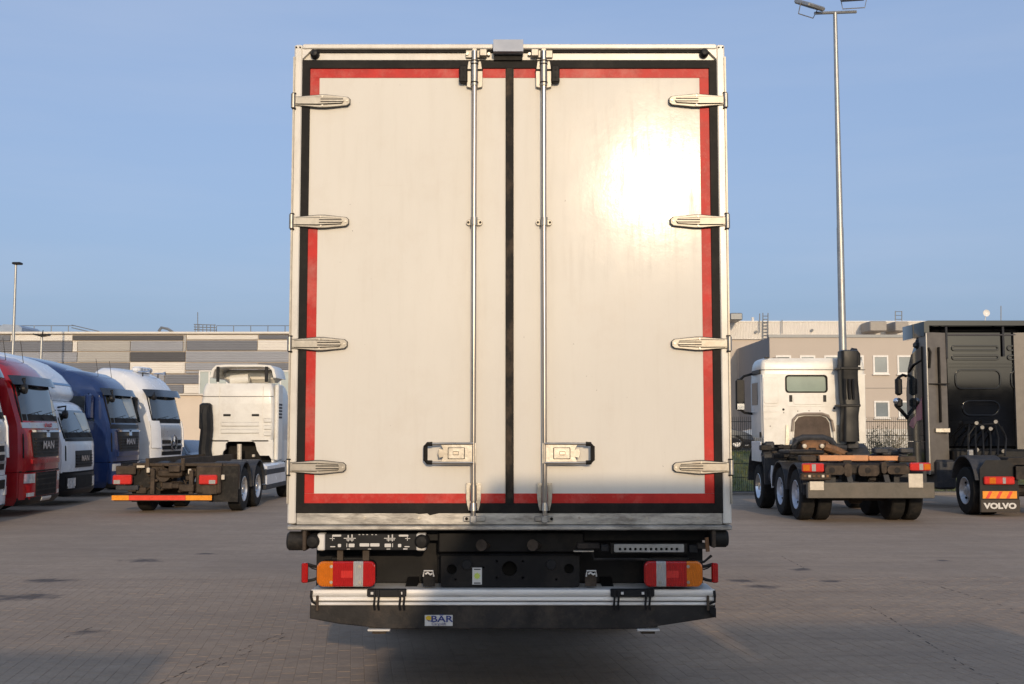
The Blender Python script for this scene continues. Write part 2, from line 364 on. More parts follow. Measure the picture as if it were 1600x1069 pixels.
vis = sorted([c for c in cells if on_screen(c) and not (abs(c[1]) < 1.0)], key=lambda c: c[0])
near = set(vis[:300])
smesh = []
for i in range(4):
    mm = stone_mesh(0, 0, 0, None, (random.uniform(-.006,.006), random.uniform(-.01,.01)))
    me = bpy.data.meshes.new('paving_stone'); me.from_pydata(mm.v, [], mm.f); me.update(); me.materials.append(yard_m); smesh.append(me)
for c in near:
    o = bpy.data.objects.new('paving_stone', random.choice(smesh)); sc.collection.objects.link(o)
    o.parent = ground; o.location = (c[1], c[0], random.uniform(-.0012, .0))
rest = M()
for c in cells:
    if c in near: continue
    stone_mesh(random.uniform(-.0012, 0), c[1], c[0], rest, (random.uniform(-.006,.006), random.uniform(-.01,.01)))
o = rest.build('paving_stones', yard_m, ground, 0); o['kind'] = 'stuff'

# open, washed-out joints: short dark gaps strung along a few rows
gap_m = mat('open_joint_soil', (.05,.04,.033), .95)
rj = random.Random(11)
for pts, ln in (([(225,1075),(320,1032),(415,996),(450,982)], .8), ([(262,1068),(355,1030),(452,987)], .6), ([(110,990),(160,972),(230,955)], .45), ([(1345,938),(1420,985),(1500,1035),(1565,1072)], .85), ([(1330,885),(1430,905),(1530,932),(1600,958)], .5), ([(1450,1030),(1520,1045),(1600,1066)], .3), ([(1215,866),(1252,884)], .9)):
    gp = [Vector(((px-800)/F*CAMH*F/(py-672), CAMH*F/(py-672), 0)) for px, py in pts]; m = M()
    for a, b in zip(gp, gp[1:]):
        d = b-a; L = d.length; d = d/L; nrm = Vector((-d.y, d.x, 0)); t_ = 0
        while t_ < L:
            l_ = rj.uniform(.03,.13); wv_ = rj.uniform(.004,.011); sft = nrm*rj.uniform(-.012,.012)
            if rj.random() < ln:
                p_ = a+d*t_+sft; q_ = a+d*min(L, t_+l_)+sft+nrm*rj.uniform(-.008,.008)
                m.add([tuple(v+Vector((0,0,.0012))) for v in (p_-nrm*wv_*.4, q_-nrm*wv_*.3, q_+nrm*wv_*.3, (p_+q_)/2+nrm*wv_, p_+nrm*wv_*.4)], [(0,1,2,3,4)])
            t_ += l_+rj.uniform(.0,.09)
    o = m.build('open_joint', gap_m, ground, 0); o['kind'] = 'stuff'

# ------------------------------------------------------------------ MAIN BOX TRUCK
TY = 6.66; XC = -.015
T = thing('box_truck', 'white box truck with closed red-edged rear doors and folded tail lift', 'truck', (XC, TY, 0), world=True)
def tz(py): return Z(py, TY)
def tx(px, py): return U(px, py, TY)[0]
zt, zb = tz(71), tz(827)
xl, xr = XC-1.3, XC+1.3
cb = M().box(xl+.02, xr-.02, TY+.03, TY+7.4, zb+.02, zt-.02, .02).build('cargo_box', box_white, T)
for yy in np.arange(TY+1.2, TY+7.2, 1.2):                        # side seams
    M().box(xl+.012, xl+.03, yy, yy+.05, zb+.1, zt-.1).build('side_trim', alu, cb); M().box(xr-.03, xr-.012, yy, yy+.05, zb+.1, zt-.1).build('side_trim', alu, cb)
# rear frame
for s, xa in ((1, xl), (-1, xr)):
    p = M().box(xa, xa+s*.05, TY-.02, TY+.14, zb+.03, zt, .008).build('corner_post', post_white, T)
    M().box(xa-s*.004, xa+s*.006, TY-.03, TY+.02, zb+.15, zt-.08).build('post_trim', hinge_paint, p)
    M().prism([(xa+s*.05, zt-.03),(xa+s*.11, zt-.03),(xa+s*.05, zt-.09)], 'y', TY-.022, TY+.02).build('corner_gusset', post_white, p)
    for zz in (zt-.02, ): 
        for q in (.012, .035, .06): M().cyl((xa+s*q, TY-.026, zz), (xa+s*q, TY-.018, zz), .005, n=8).build('rivet', seal_black, p)
top = M().box(xl+.05, xr-.05, TY-.03, TY+.14, tz(79), zt, .006).build('top_rail', post_white, T)
M().box(xl+.052, xr-.052, TY+.004, TY+.1, tz(95.5), tz(79)-.002).build('header_panel', post_white, T)
M().box(xl+.06, xr-.06, TY-.012, TY+.003, tz(82.5), tz(79.3)).build('rain_gutter', seal_black, top)
sill = M().box(xl+.052, xr-.052, TY-.012, TY+.2, tz(820), tz(801), .004).build('rear_sill', sill_metal, T)
M().box(xl, xr, TY-.03, TY+.2, tz(828), tz(820.5), .006).build('sill_lip', sill_metal, sill)
for px in (570, 655, 905, 985, 1010, 1090):
    M().cyl((tx(px,809), TY-.018, tz(809)), (tx(px,809), TY-.010, tz(809)), .008, n=10).build('rivet', steel, sill)
# black rubber strip round the opening and down the middle
xs0, xs1 = XC-1.252, XC+1.252; zs1, zs0 = tz(95.5), tz(801)
xi0, xi1 = XC-1.207, XC+1.207; zi1, zi0 = tz(107), tz(787)
plate('door_seal', [[(xs0,zs0),(xs1,zs0),(xs1,zs1),(xs0,zs1)], [(xi0,zi0),(xi1,zi0),(xi1,zi1),(xi0,zi1)]], TY-.014, TY+.02, seal_black, T, .003)
xm = -.014
doors = []
for side in (-1, 1):
    xa, xb = (xi0+.0005, xm) if side < 0 else (xm, xi1-.0005)
    d = M().box(xa, xb, TY, TY+.06, zi0+.0005, zi1-.0005).build('door', door_m, T)
    d['label'] = 'left rear door with a gap in its red edge tape' if side < 0 else 'right rear door shining in the sun'
    doors.append(d)
plate('seal_scrap', [[(tx(640,802),tz(800)),(tx(655,802),tz(803)),(tx(668,802),tz(802)),(tx(672,802),tz(805)),(tx(685,802),tz(802)),(tx(690,802),tz(800))]], TY-.016, TY-.0125, seal_black, T)
M().box(xm-.024, xm+.024, TY-.014, TY-.001, zi0+.001, zi1-.001, .003).build('centre_seal', mat('worn_centre_seal',(.012,.011,.01),.6,0,.3,9,dirt=(.16,.11,.07),dirt_amt=.75,spec=.15,stretch=(1,1,.5)), doors[1])
TW = .058
def tape(d, x0, x1, z0, z1):
    M().box(x0, x1, TY-.0032, TY+.001, z0, z1).build('red_tape', tape_red, d)
lx, rx = xi0+.001, xi1-.001; zt1, zt0 = zi1-.001, zi0+.001
tape(doors[0], lx, tx(722,115), zt1-TW, zt1); tape(doors[0], tx(753,115), xm-.025, zt1-TW, zt1)
tape(doors[0], lx, lx+TW, tz(155), zt1-TW-.001); tape(doors[0], lx, lx+TW, zt0+TW+.001, tz(357)); tape(doors[0], lx, xm-.025, zt0, zt0+TW)
tape(doors[1], xm+.025, tx(838,115), zt1-TW, zt1); tape(doors[1], tx(871,115), rx, zt1-TW, zt1)
tape(doors[1], rx-TW, rx, zt0+TW+.001, zt1-TW-.001); tape(doors[1], xm+.025, rx, zt0, zt0+TW)
# hinges
def hinge(d, side, py):
    z0 = tz(py); x0 = xl-.004 if side < 0 else xr+.004; s = -side
    def xx(v): return x0+s*v
    outl = [(xx(.015),z0-.024),(xx(.1),z0-.03),(xx(.16),z0-.036),(xx(.2),z0-.036),(xx(.325),z0-.024),(xx(.34),z0-.012),(xx(.34),z0+.012),(xx(.325),z0+.024),(xx(.2),z0+.036),(xx(.16),z0+.036),(xx(.1),z0+.03),(xx(.015),z0+.024)]
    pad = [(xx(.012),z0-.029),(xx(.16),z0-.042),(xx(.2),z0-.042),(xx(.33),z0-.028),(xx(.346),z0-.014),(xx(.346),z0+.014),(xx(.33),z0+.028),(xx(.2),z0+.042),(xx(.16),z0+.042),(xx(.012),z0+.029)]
    h = plate('hinge', [outl], TY-.030, TY-.0155, hinge_paint, d, .003)
    plate('hinge_shadow_pad', [pad], TY-.0205, TY-.0152, seal_black, h)  # black plate wider than the hinge, paints its shadow outline
    for e in (-1,1): M().prism([(xx(.03),z0+e*.0195),(xx(.16),z0+e*.0205),(xx(.30),z0+e*.0145),(xx(.30),z0+e*.018),(xx(.16),z0+e*.025),(xx(.03),z0+e*.023)], 'y', TY-.0315, TY-.029).build('hinge_groove', seal_black, h)
    M().prism([(xx(.02),z0-.019),(xx(.16),z0-.02),(xx(.30),z0-.014),(xx(.31),z0),(xx(.30),z0+.014),(xx(.16),z0+.02),(xx(.02),z0+.019)], 'y', TY-.042, TY-.029).build('hinge_strap', hinge_paint, h)
    M().box(xx(.17), xx(.305), TY-.0425, TY-.041, z0-.011, z0-.005).build('hinge_groove', seal_black, h); M().box(xx(.17), xx(.305), TY-.0425, TY-.041, z0+.005, z0+.011).build('hinge_groove', seal_black, h)
    M().cyl((xx(.004),TY-.03,z0-.042), (xx(.004),TY-.03,z0+.042), .014, n=14).build('hinge_knuckle', steel, h)
    M().box(xx(-.004), xx(.02), TY-.034, TY-.01, z0-.05, z0-.043).build('hinge_bush', seal_black, h); M().box(xx(-.004), xx(.02), TY-.034, TY-.01, z0+.043, z0+.05).build('hinge_bush', seal_black, h)
    for dx, dz in ((.18,.028),(.18,-.028),(.328,0)):
        M().cyl((xx(dx),TY-.036,z0+dz),(xx(dx),TY-.029,z0+dz), .006, n=10).build('bolt', steel, h)
for side, d in ((-1, doors[0]), (1, doors[1])):
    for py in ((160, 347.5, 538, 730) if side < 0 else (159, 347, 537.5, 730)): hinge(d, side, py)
# locking bars
for side, d, px in ((-1, doors[0], 741), (1, doors[1], 850)):
    x = tx(px, 440)
    rod = M().cyl((x, TY-.05, tz(816)), (x, TY-.05, tz(84)), .0145, n=18).build('locking_bar', rod_steel, d)
    m = M().box(x-.016, x+.016, TY-.052, TY-.004, tz(92), tz(79), .004)
    q = -side
    m.box(x+q*.03, x+q*.075, TY-.045, TY-.004, tz(91), tz(80), .004).box(x-.055, x+.055, TY-.014, TY+.004, tz(91.5), tz(79.5), .003)
    m.build('top_keeper', hinge_paint, d)
    for bx in (-.045, .085 if q > 0 else -.085): M().cyl((x+bx, TY-.024, tz(86)), (x+bx, TY-.008, tz(86)), .01, n=6).build('bolt', steel, d)
    z0, z1 = tz(139), tz(98)                                                  # upper guide
    for e in (-1, 1):
        plate('guide_plate', [[(x+e*.018,z0),(x+e*.044,z0+.006),(x+e*.046,z0+.09),(x+e*.036,z1-.004),(x+e*.026,z1-.002),(x+e*.018,z1-.03)]], TY-.03, TY-.0035, hinge_paint, d, .002)
        M().box(x+e*.016, x+e*.05, TY-.034, TY-.029, tz(113.5), tz(110.5)).build('guide_slot', seal_black, d)
    M().cyl((x,TY-.05,z0+.004),(x,TY-.05,z1), .021, n=18).build('bar_sleeve', steel, d)
    for zz in (z0+.02, z1-.03, z1-.01): M().cyl((x,TY-.05,zz),(x,TY-.05,zz+.006), .0235, n=18).build('sleeve_ring', seal_black, d)
    bxp = 724.5 if side < 0 else 867.5                                       # black rubber stop
    bxx = tx(bxp, 118); M().box(bxx-.025, bxx+.025, TY-.05, TY-.0035, tz(132), tz(106), .006).build('rubber_stop', rubber, d)
    for zz in (tz(113), tz(125)): M().cyl((bxx,TY-.053,zz),(bxx,TY-.048,zz), .006, n=8).build('bolt', seal_black, d)
    zc = tz(348.5)                                                           # middle guide
    plate('bar_bracket', [rrect(x-.047, x+.047, zc-.016, zc+.016, .015)], TY-.018, TY, hinge_paint, d, .002)
    M().cyl((x,TY-.05,zc-.024),(x,TY-.05,zc+.024), .021, n=18).build('bar_clamp', steel, d)
    M().box(x-.018, x+.018, TY-.045, TY-.001, zc-.014, zc+.014).build('bar_spacer', steel, d)
    for e in (-1, 1): M().cyl((x+e*.036,TY-.024,zc),(x+e*.036,TY-.017,zc), .007, n=8).build('bolt', seal_black, d)
    z1, z0 = tz(755), tz(797)                                                # lower guide
    for e in (-1, 1):
        plate('guide_plate', [[(x+e*.016,z1),(x+e*.042,z1),(x+e*.042,z0+.07),(x+e*.036,z0+.03),(x+e*.028,z0),(x+e*.016,z0)]], TY-.03, TY-.0145, steel, d, .002)
        M().cyl((x+e*.036,TY-.036,z0+.062),(x+e*.036,TY-.029,z0+.062), .007, n=8).build('bolt', steel, d)
    M().cyl((x,TY-.05,z0+.055),(x,TY-.05,z1-.01), .02, n=16).build('bar_sleeve', rod_steel, d)
    M().cyl((x,TY-.05,z0+.0),(x,TY-.05,z0+.045), .024, .02, n=16).build('bar_collar', rod_steel, d)
    zk = tz(810)
    m = M().box(x-.018, x+.018, TY-.066, TY-.012, zk-.022, zk+.02, .004).box(x-.06, x+.07 if side<0 else x+.05, TY-.03, TY-.0125, zk-.016, zk+.014, .004)
    m.build('bottom_keeper', sill_metal, d)
    M().cyl((x+side*.04,TY-.036,zk),(x+side*.04,TY-.029,zk), .009, n=10).build('bolt', seal_black, d)
    # folding handle
    zc = tz(708); xo = lambda v: x + side*v
    body = [(xo(-.012),zc-.058),(xo(.19),zc-.058),(xo(.19),zc-.05),(xo(.175),zc-.02),(xo(.2),zc-.026),(xo(.206),zc),(xo(.2),zc+.026),(xo(.175),zc+.02),(xo(.19),zc+.05),(xo(.19),zc+.058),(xo(-.012),zc+.058)]
    hd = plate('handle_plate', [body], TY-.062, TY-.05, steel, d, .002)
    plate('handle_catch', [rrect(xo(.055), xo(.145), zc-.03, zc+.03, .004)], TY-.07, TY-.061, steel, hd, .002)
    plate('catch_gap', [rrect(xo(.05), xo(.15), zc-.034, zc+.034, .005)], TY-.0635, TY-.0615, seal_black, hd)
    M().box(xo(.085), xo(.12), TY-.075, TY-.069, zc-.01, zc+.012, .003).build('catch_button', rod_steel, hd)
    for e in (-1, 1):
        M().tube([(xo(0),TY-.058,zc+e*.056),(xo(.18),TY-.06,zc+e*.056),(xo(.255),TY-.06,zc+e*.054)], .0085, 8).build('handle_arm', rod_steel, hd)
    pts = [(xo(.24),TY-.06,zc-.054),(xo(.268),TY-.06,zc-.053),(xo(.28),TY-.06,zc-.04),(xo(.28),TY-.06,zc+.04),(xo(.268),TY-.06,zc+.053),(xo(.24),TY-.06,zc+.054)]
    M().tube(pts, .013, 8).build('handle_grip', seal_black, hd)
# faint panel lines on the left door
M().box(tx(585,290), tx(634,290), TY-.0008, TY+.001, tz(289.9), tz(289.5)).build('panel_scratch', post_white, doors[0])
# cover hood over the middle, clearance lamps
hx0, hx1 = tx(771,78), tx(817.5,78)
hood = M().prism([(TY-.02, tz(88)),(TY-.085, tz(87.5)),(TY-.07, tz(68)),(TY+.1, tz(68)+.02),(TY+.1, tz(88))], 'x', hx0, hx1).build('door_lamp_hood', cover_grey, T)
M().box(hx0+.005, hx1-.005, TY-.03, TY-.0145, tz(96.5), tz(88)).build('hood_lamp', seal_black, hood)
for px, py in ((492.5, 86), (1099.5, 84.5)):
    x, z = tx(px, py), tz(py)
    M().lathe([(.001,-.045),(.016,-.042),(.026,-.028),(.028,0),(.028,.01)], (x, TY, z), 'y', 14).build('clearance_lamp', plastic_dark, T)
# rubber rollers at the lower corners
for side, p0, p1, q0, q1 in ((-1, 448, 481, 831, 861), (1, 1110, 1140, 828, 856)):
    y = TY+.03; x0, x1 = tx(p0,845), tx(p1,845); zc = (tz(q0)+tz(q1))/2
    rr = abs(tz(q0)-tz(q1))/2
    r = M().lathe([(rr*.5,x0+.004),(rr*.8,x0),(rr,x0+.012),(rr,x1-.02),(rr*.8,x1-.006),(rr*.5,x1-.004)], (0,y,zc), 'x', 24).build('buffer_roller', rubber, T)
    M().box(x1-.028 if side<0 else x0+.005, x1-.005 if side<0 else x0+.028, TY-.03, TY+.12, zc-rr*.95, tz(828)-.003, .005).build('roller_bracket', chassis_brown, r)
# control panel under the sill
py0, py1 = 834, 860
cp = M().box(tx(508,847), tx(651,847), TY+.0, TY+.08, tz(py1), tz(py0), .004).build('control_panel', plastic_dark, T)
for a, b in ((496, 508), (650.5, 665)):
    M().box(tx(a,847), tx(b,847), TY-.01, TY+.08, tz(py1+.5), tz(py0-.5), .006).build('panel_end_cap', alu, cp)
for a in (489, 659):
    M().lathe([(.001,-.06),(.03,-.055),(.042,-.03),(.044,0),(.044,.05)], (tx(a,846), TY+.02, tz(846)), 'y', 16).build('panel_knob', rubber, cp)
def mark(x0, x1, y0, y1, r=.006): plate('panel_symbol', [rrect(tx(x0,847), tx(x1,847), tz(y0), tz(y1), r)], TY-.0015, TY+.0005, white_mark, cp)
for a, b, c, d_ in ((519,533,835.5,838.5),(623,638,835.5,838.5),(545,554,849.5,855),(562,577,849,854),(578.5,593,849,854),(601,611,849.5,855),(528,533,850,855),(622,627,850,855),
                  (516,524,853.5,855),(632,640,853.5,855),(519,520,838,845),(636,637,838,845),(515,523,841,842),(633,641,841,842),(537,556,840.6,841.8),(600,618,840.6,841.8),
                  (543,545,836,846),(549,551,835,846),(541,553,843,844.2),(606,608,836,846),(612,614,835,846),(604,617,843,844.2),(541.5,542.5,849,855),(613,614,849,855),(542,547,857.5,858.5),(575,580,857.5,858.5),(604,610,857.5,858.5),(630,637,857,858.6),(560,563,835,836),(566,569,835,836),(572,575,835,836),(580,583,835,836),(586,589,835,836)):
    mark(a, b, c, d_, .004)
M().box(tx(526,866), tx(535,866), TY+.02, TY+.06, tz(877), tz(860.5)).build('panel_bracket', chassis_brown, cp)
M().box(tx(566,866), tx(576,866), TY+.02, TY+.06, tz(880), tz(860.5)).build('panel_bracket', chassis_brown, cp)
# linkage on the right under the sill
lk = plate('perforated_rail', [rrect(tx(960,857), tx(1069,857), tz(863), tz(851), .006)] + [circle(tx(969+8.1*i,858.5), tz(858.5), .0095, 10) for i in range(12)], TY+.01, TY+.03, mat('dull_zinc',(.3,.3,.29),.5,.5,.2,14,dirt=(.14,.12,.1),dirt_amt=.6), T, .001)
M().box(tx(955,857), tx(1075,857), TY+.035, TY+.08, tz(866), tz(850)).build('rail_backing', black_paint, lk)
for a, b, c, d_ in ((902,937,849,858),(939,951,851,862),(1077,1090,852,864),(1090,1104,849,858)):
    M().box(tx(a,857), tx(b,857), TY+.0, TY+.05, tz(d_), tz(c), .004).build('rail_clamp', plastic_dark if a in (939,1077) else chassis_dirty, lk)
M().box(tx(896,861), tx(928,861), TY-.01, TY+.03, tz(862.5), tz(860), .002).build('release_lever', steel, lk)
M().tube([U(925,862,TY), U(928,874,TY+.02), U(1000,874,TY+.02), U(1100,878,TY+.02), U(1112,868,TY+.02)], .008, 6).build('hydraulic_hose', rubber, lk)
M().cyl(U(1104,840,TY-.0), U(1106,862,TY-.0), .012, n=8).build('pin', rust, lk)
# chassis and dark crossmember
ch = M().box(-.45, -.36, TY+.25, TY+9.6, .98, 1.24).box(.33, .42, TY+.25, TY+9.6, .98, 1.24).build('chassis_rail', black_paint, T)
M().box(xl+.05, xr-.05, TY+.16, TY+7.3, zb-.08, zb-.002).build('box_subframe', black_paint, T)
M().box(tx(682,852), tx(915,852), TY+.12, TY+.2, tz(868), tz(834), .01).build('rear_beam', black_paint, T)
for a, mm in ((752, steel), (832, chassis_brown)):
    M().cyl(U(a,852,TY+.02), U(a+12,853,TY+.13), .035, .012, n=10).build('latch_cone', chassis_brown, T)
cr = plate('crossmember', [rrect(tx(688,894), tx(906,894), tz(919), tz(870), .012), circle(tx(705,892), tz(892), .031), circle(tx(796,891), tz(891), .046), circle(tx(890,891), tz(891), .031)]
      + [circle(tx(a,b), tz(b), .009, 10) for a, b in ((776,879),(817,879),(776,905),(817,905),(711,908),(870,908),(755,889))], TY+.06, TY+.075, black_paint, T, .002)
M().box(tx(688,894), tx(906,894), TY+.19, TY+.3, tz(919), tz(868)).build('crossmember_back', black_paint, cr)
M().box(tx(686,870), tx(908,870), TY+.05, TY+.2, tz(870), tz(868.2), .003).build('crossmember_flange', black_paint, cr)
for a in (729, 862): M().lathe([(.028,-.012),(.03,-.006),(.03,.002)], (tx(a,885), TY+.06, tz(884)), 'y', 16).build('tow_boss', plastic_dark, cr)
stk = M().box(tx(737.5,902), tx(752.5,902), TY+.057, TY+.0605, tz(915.5), tz(889)).build('inspection_sticker', white_mark, cr, label='small white sticker with a yellow-green star')
plate('sticker_star', [[(tx(745,902)+r*math.cos(i*math.pi/8), tz(902)+r*math.sin(i*math.pi/8)) for i, r in enumerate([.022,.014]*8)]], TY+.0545, TY+.0568, green_m, stk)
for yy in (891.5, 913.2): M().box(tx(740,902), tx(750.5,902), TY+.0555, TY+.0568, tz(yy+.8), tz(yy-.8)).build('sticker_print', plastic_dark, stk)
for a in (669.5, 924):                                                     # small bent wire brackets
    pts = [U(a-8,901,TY+.03), U(a-7,892,TY+.03), U(a+7,892,TY+.03), U(a+8,901,TY+.03)]
    m = M().tube(pts, .005, 6); m.tube([U(a-5,897,TY+.03), U(a-1,895,TY+.03), U(a+3,898,TY+.03), U(a+6,896,TY+.03)], .006, 6)
    b_ = m.build('hook', white_mark, T)
    M().box(tx(a-9,905), tx(a+9,905), TY+.045, TY+.07, tz(918), tz(898)).build('hook_plate', chassis_brown if a > 800 else black_paint, b_)
M().box(xl+.12, xr-.12, TY+.3, TY+.36, .75, zb-.06).build('lift_torsion_plate', black_paint, T)
for sx_ in (-1, 1):                                                        # lift arms
    M().prism([(TY+.1,.72),(TY+.1,.92),(TY+.5,1.0),(TY+1.2,1.0),(TY+1.2,.86),(TY+.5,.78)], 'x', XC+sx_*.62, XC+sx_*.55).build('lift_arm', black_paint, T)
# rear lamps
for side in (-1, 1):
    def lx_(v): return tx(499+v, 895) if side < 0 else tx(1094-v, 895)
    z0, z1 = tz(913), tz(878)
    tl = plate('tail_lamp', [rrect(lx_(0)-.003, lx_(87), z0-.003, z1+.003, .03)], TY-.02, TY+.06, plastic_dark, T, .004)
    tl['label'] = 'left tail lamp cluster' if side < 0 else 'right tail lamp cluster'
    def seg(a, b, m_, name, ra=.004, rb=.004):
        xa, xb = lx_(a), lx_(b)
        n = 5; lo = []
        def arc(cx, cz, r, t0, t1): return [(cx+r*math.cos(R_(t0+(t1-t0)*i/n)), cz+r*math.sin(R_(t0+(t1-t0)*i/n))) for i in range(n+1)]
        if xa > xb: xa, xb, ra, rb = xb, xa, rb, ra
        lo = arc(xa+ra, z1-ra, ra, 90, 180)+arc(xa+ra, z0+ra, ra, 180, 270)+arc(xb-rb, z0+rb, rb, 270, 360)+arc(xb-rb, z1-rb, rb, 0, 90)
        return plate(name, [lo], TY-.055, TY-.018, m_, tl, .009, ang=60)
    seg(.5, 23, amber, 'amber_lens', .03, .003); seg(23.3, 55, red_l, 'red_lens'); seg(55.3, 70, clear_l, 'clear_lens'); seg(70.3, 86.5, red_l, 'red_lens', .003, .024)
    plate('reflector', [rrect(lx_(36), lx_(54), tz(901), tz(890), .004)], TY-.0575, TY-.054, red_bright, tl)
    for a, b in ((21,883.5),(21,908),(65,883.5),(65,908)):
        M().cyl((lx_(a),TY-.06,tz(b)),(lx_(a),TY-.05,tz(b)), .009, n=10).build('screw', steel, tl)
    xo_, xi_ = (lx_(-28), lx_(-18)); 
    om = M().box(xo_, xi_, TY-.01, TY+.02, tz(911), tz(879.5), .006).build('outline_marker', red_l, T)
    for (a0,b0),(a1,b1) in (((-19,882),(1,886)),((-19,908),(1,902)),((-18,884),(-6,890)),((-6,890),(-1,886))):
        M().tube([(lx_(a0),TY+.005,tz(b0)),((lx_(a0)+lx_(a1))/2,TY+.005,tz((b0+b1)/2)-.004),(lx_(a1),TY+.005,tz(b1))], .01 if abs(a0+19)<.5 else .004, 6).build('marker_arm', rubber, om)
    M().box(lx_(15), lx_(75), TY+.06, TY+.12, tz(919), tz(872), .006).build('lamp_carrier', black_paint, tl)
# folded tail lift: aluminium platform edge with dark under-run bar
PXL, PXR = 487, 1116; yl = TY-.03
tlft = M().box(tx(PXL,930), tx(PXR,930), yl+.03, yl+.3, tz(944), tz(921), .004).build('tail_lift', alu, T)
prof = [(930.5,920.5,.0),(938.7,931.2,.004),(945.2,940.2,.008)]
for a, b, e in prof:
    m = M(); z0, z1 = tz(a), tz(b); h = z1-z0
    m.prism([(yl+.032,z0),(yl+.004+e,z0),(yl+e,z0+h*.25),(yl+e+.002,z1-h*.25),(yl+.006+e,z1),(yl+.032,z1)], 'x', tx(PXL,930)+.002, tx(PXR,930)-.002).build('platform_profile', alu, tlft)
M().box(tx(PXL,930)+.004, tx(PXR,930)-.004, yl+.02, yl+.029, tz(945), tz(921)).build('profile_groove', seal_black, tlft)
for c0, c1, hk in ((575, 636, (588, 628)), (953, 1021, (963, 1012))):
    b_ = M().box(tx(c0,925), tx(c1,925), yl-.02, yl+.02, tz(931), tz(919), .005).build('clip_plate', plastic_dark, tlft)
    for k in hk:
        for dx in (-3.2, 3.2):
            M().tube([U(k+dx,922,yl-.022), U(k+dx+.6,935,yl-.026), U(k+dx-.4,945,yl-.024), U(k+dx+.8,953,yl-.012)], .0065, 6).build('clip_strap', plastic_dark, b_)
    for k in (c0+8, c1-8) if c0 < 800 else (c0+18, c1-18): M().box(tx(k-2,925), tx(k+2,925), yl-.024, yl-.018, tz(927), tz(923)).build('clip_bolt', white_mark, b_)
for pxs in ((487,494), (1116,1107)):
    a, b = pxs; M().tube([U(a,923,yl), U(a-1 if a<800 else a+1,932,yl-.01), U(a+1,940,yl-.01), U(b,944,yl)], .008, 6).build('edge_cable', rubber, tlft)
    M().box(tx((a+b)/2+(5 if a<800 else -5),940), tx((a+b)/2+(9 if a<800 else -9),940), yl-.012, yl+.0, tz(953), tz(929), .003).build('edge_strap', chassis_brown, tlft)
bar = plate('under_run_bar', [[(tx(486,948),tz(946.5)),(tx(1116,948),tz(946.5)),(tx(1116,960),tz(963)),(tx(998,975),tz(981)),(tx(604,975),tz(981)),(tx(530,970),tz(973)),(tx(486,960),tz(965))]], yl+.02, yl+.14, mat('worn_bar_paint',(.028,.026,.025),.5,0,.3,6,bump=.15,dirt=(.1,.078,.06),dirt_amt=.75), T, .006)
M().prism([(tx(1106,950),tz(945)),(tx(1117,950),tz(949)),(tx(1117,962),tz(964)),(tx(1108,956),tz(956))], 'y', yl-.01, yl+.01).build('torn_corner', plastic_dark, bar)
for a, b in ((575, 610), (995, 1030)):
    m = M().box(tx(a,984), tx(b,984), yl+.0, yl+.16, tz(985.5), tz(982), .003).build('foot_plate', alu, bar)
    M().box(tx(a+7,987), tx(b-7,987), yl+.02, yl+.1, tz(990), tz(985.6)).build('foot_block', chassis_brown, m)
sg = M().box(tx(664,969), tx(707.5,969), yl+.013, yl+.0195, tz(977.5), tz(960.5), .001).build('maker_sign', white_mark, bar, label='small white sign reading BÄR Cargolift')
yq = yl+.011
text('sign_lettering', 'BÄR', .05, (tx(690.5,966), yq, tz(966.8)), blue_m, sg, -1, 1.4, .001, .001)
text('sign_lettering', 'Cargolift', .022, (tx(686,974), yq, tz(974.3)), blue_m, sg, -1, 1.1, 0, .001)
plate('sign_emblem', [[(tx(665,966),tz(964)),(tx(669,966),tz(961)),(tx(673,966),tz(962)),(tx(675,966),tz(966)),(tx(671,966),tz(969)),(tx(667,966),tz(968))]], yq-.001, yq+.001, yellow_m, sg)
plate('sign_emblem', [[(tx(667,966),tz(967)),(tx(669.5,966),tz(970)),(tx(675.5,966),tz(970.4)),(tx(675.5,966),tz(969)),(tx(671,966),tz(968.8))]], yq-.0015, yq+.0005, blue_m, sg)

def wheel(parent, x, y, r, wd, out, rim_mat=None, n=30, deep=True, name='wheel'):      # axle along x; out=+1 outer face towards +x
    rim_mat = rim_mat or rim_m; s = out
    o = M().lathe([(r*.6,-s*wd*.46),(r*.78,-s*wd*.5),(r*.95,-s*wd*.46),(r,-s*wd*.36),(r,s*wd*.36),(r*.95,s*wd*.46),(r*.78,s*wd*.5),(r*.58,s*wd*.46),(r*.55,s*wd*.3),(r*.55,-s*wd*.4)], (x,y,r), 'x', n).build(name, tyre_m, parent)
    dp = .1 if deep else .42
    rm = M().lathe([(r*.585,s*wd*.455),(r*.56,s*wd*.47),(r*.53,s*wd*.36),(r*.46,s*wd*dp),(r*.3,s*wd*(dp-.02)),(r*.28,s*wd*.2),(r*.2,s*wd*.28),(r*.19,s*wd*.42),(r*.02,s*wd*.45)], (x,y,r), 'x', n, False).build('rim', rim_mat, o)
    for i in range(10):
        if deep and n > 28 and i < 8: M().cyl((x+s*wd*(dp-.1),y+r*.46*math.cos(i*math.pi/4),r+r*.46*math.sin(i*math.pi/4)),(x+s*wd*(dp+.1),y+r*.46*math.cos(i*math.pi/4),r+r*.46*math.sin(i*math.pi/4)), r*.055, n=8).build('hand_hole', seal_black, o)
        t = i*math.pi/5; M().cyl((x+s*wd*(dp-.02),y+r*.375*math.cos(t),r+r*.375*math.sin(t)),(x+s*wd*(dp+.06),y+r*.375*math.cos(t),r+r*.375*math.sin(t)), r*.03, n=6).build('wheel_nut', steel, o) if deep and n > 28 else None
    return o
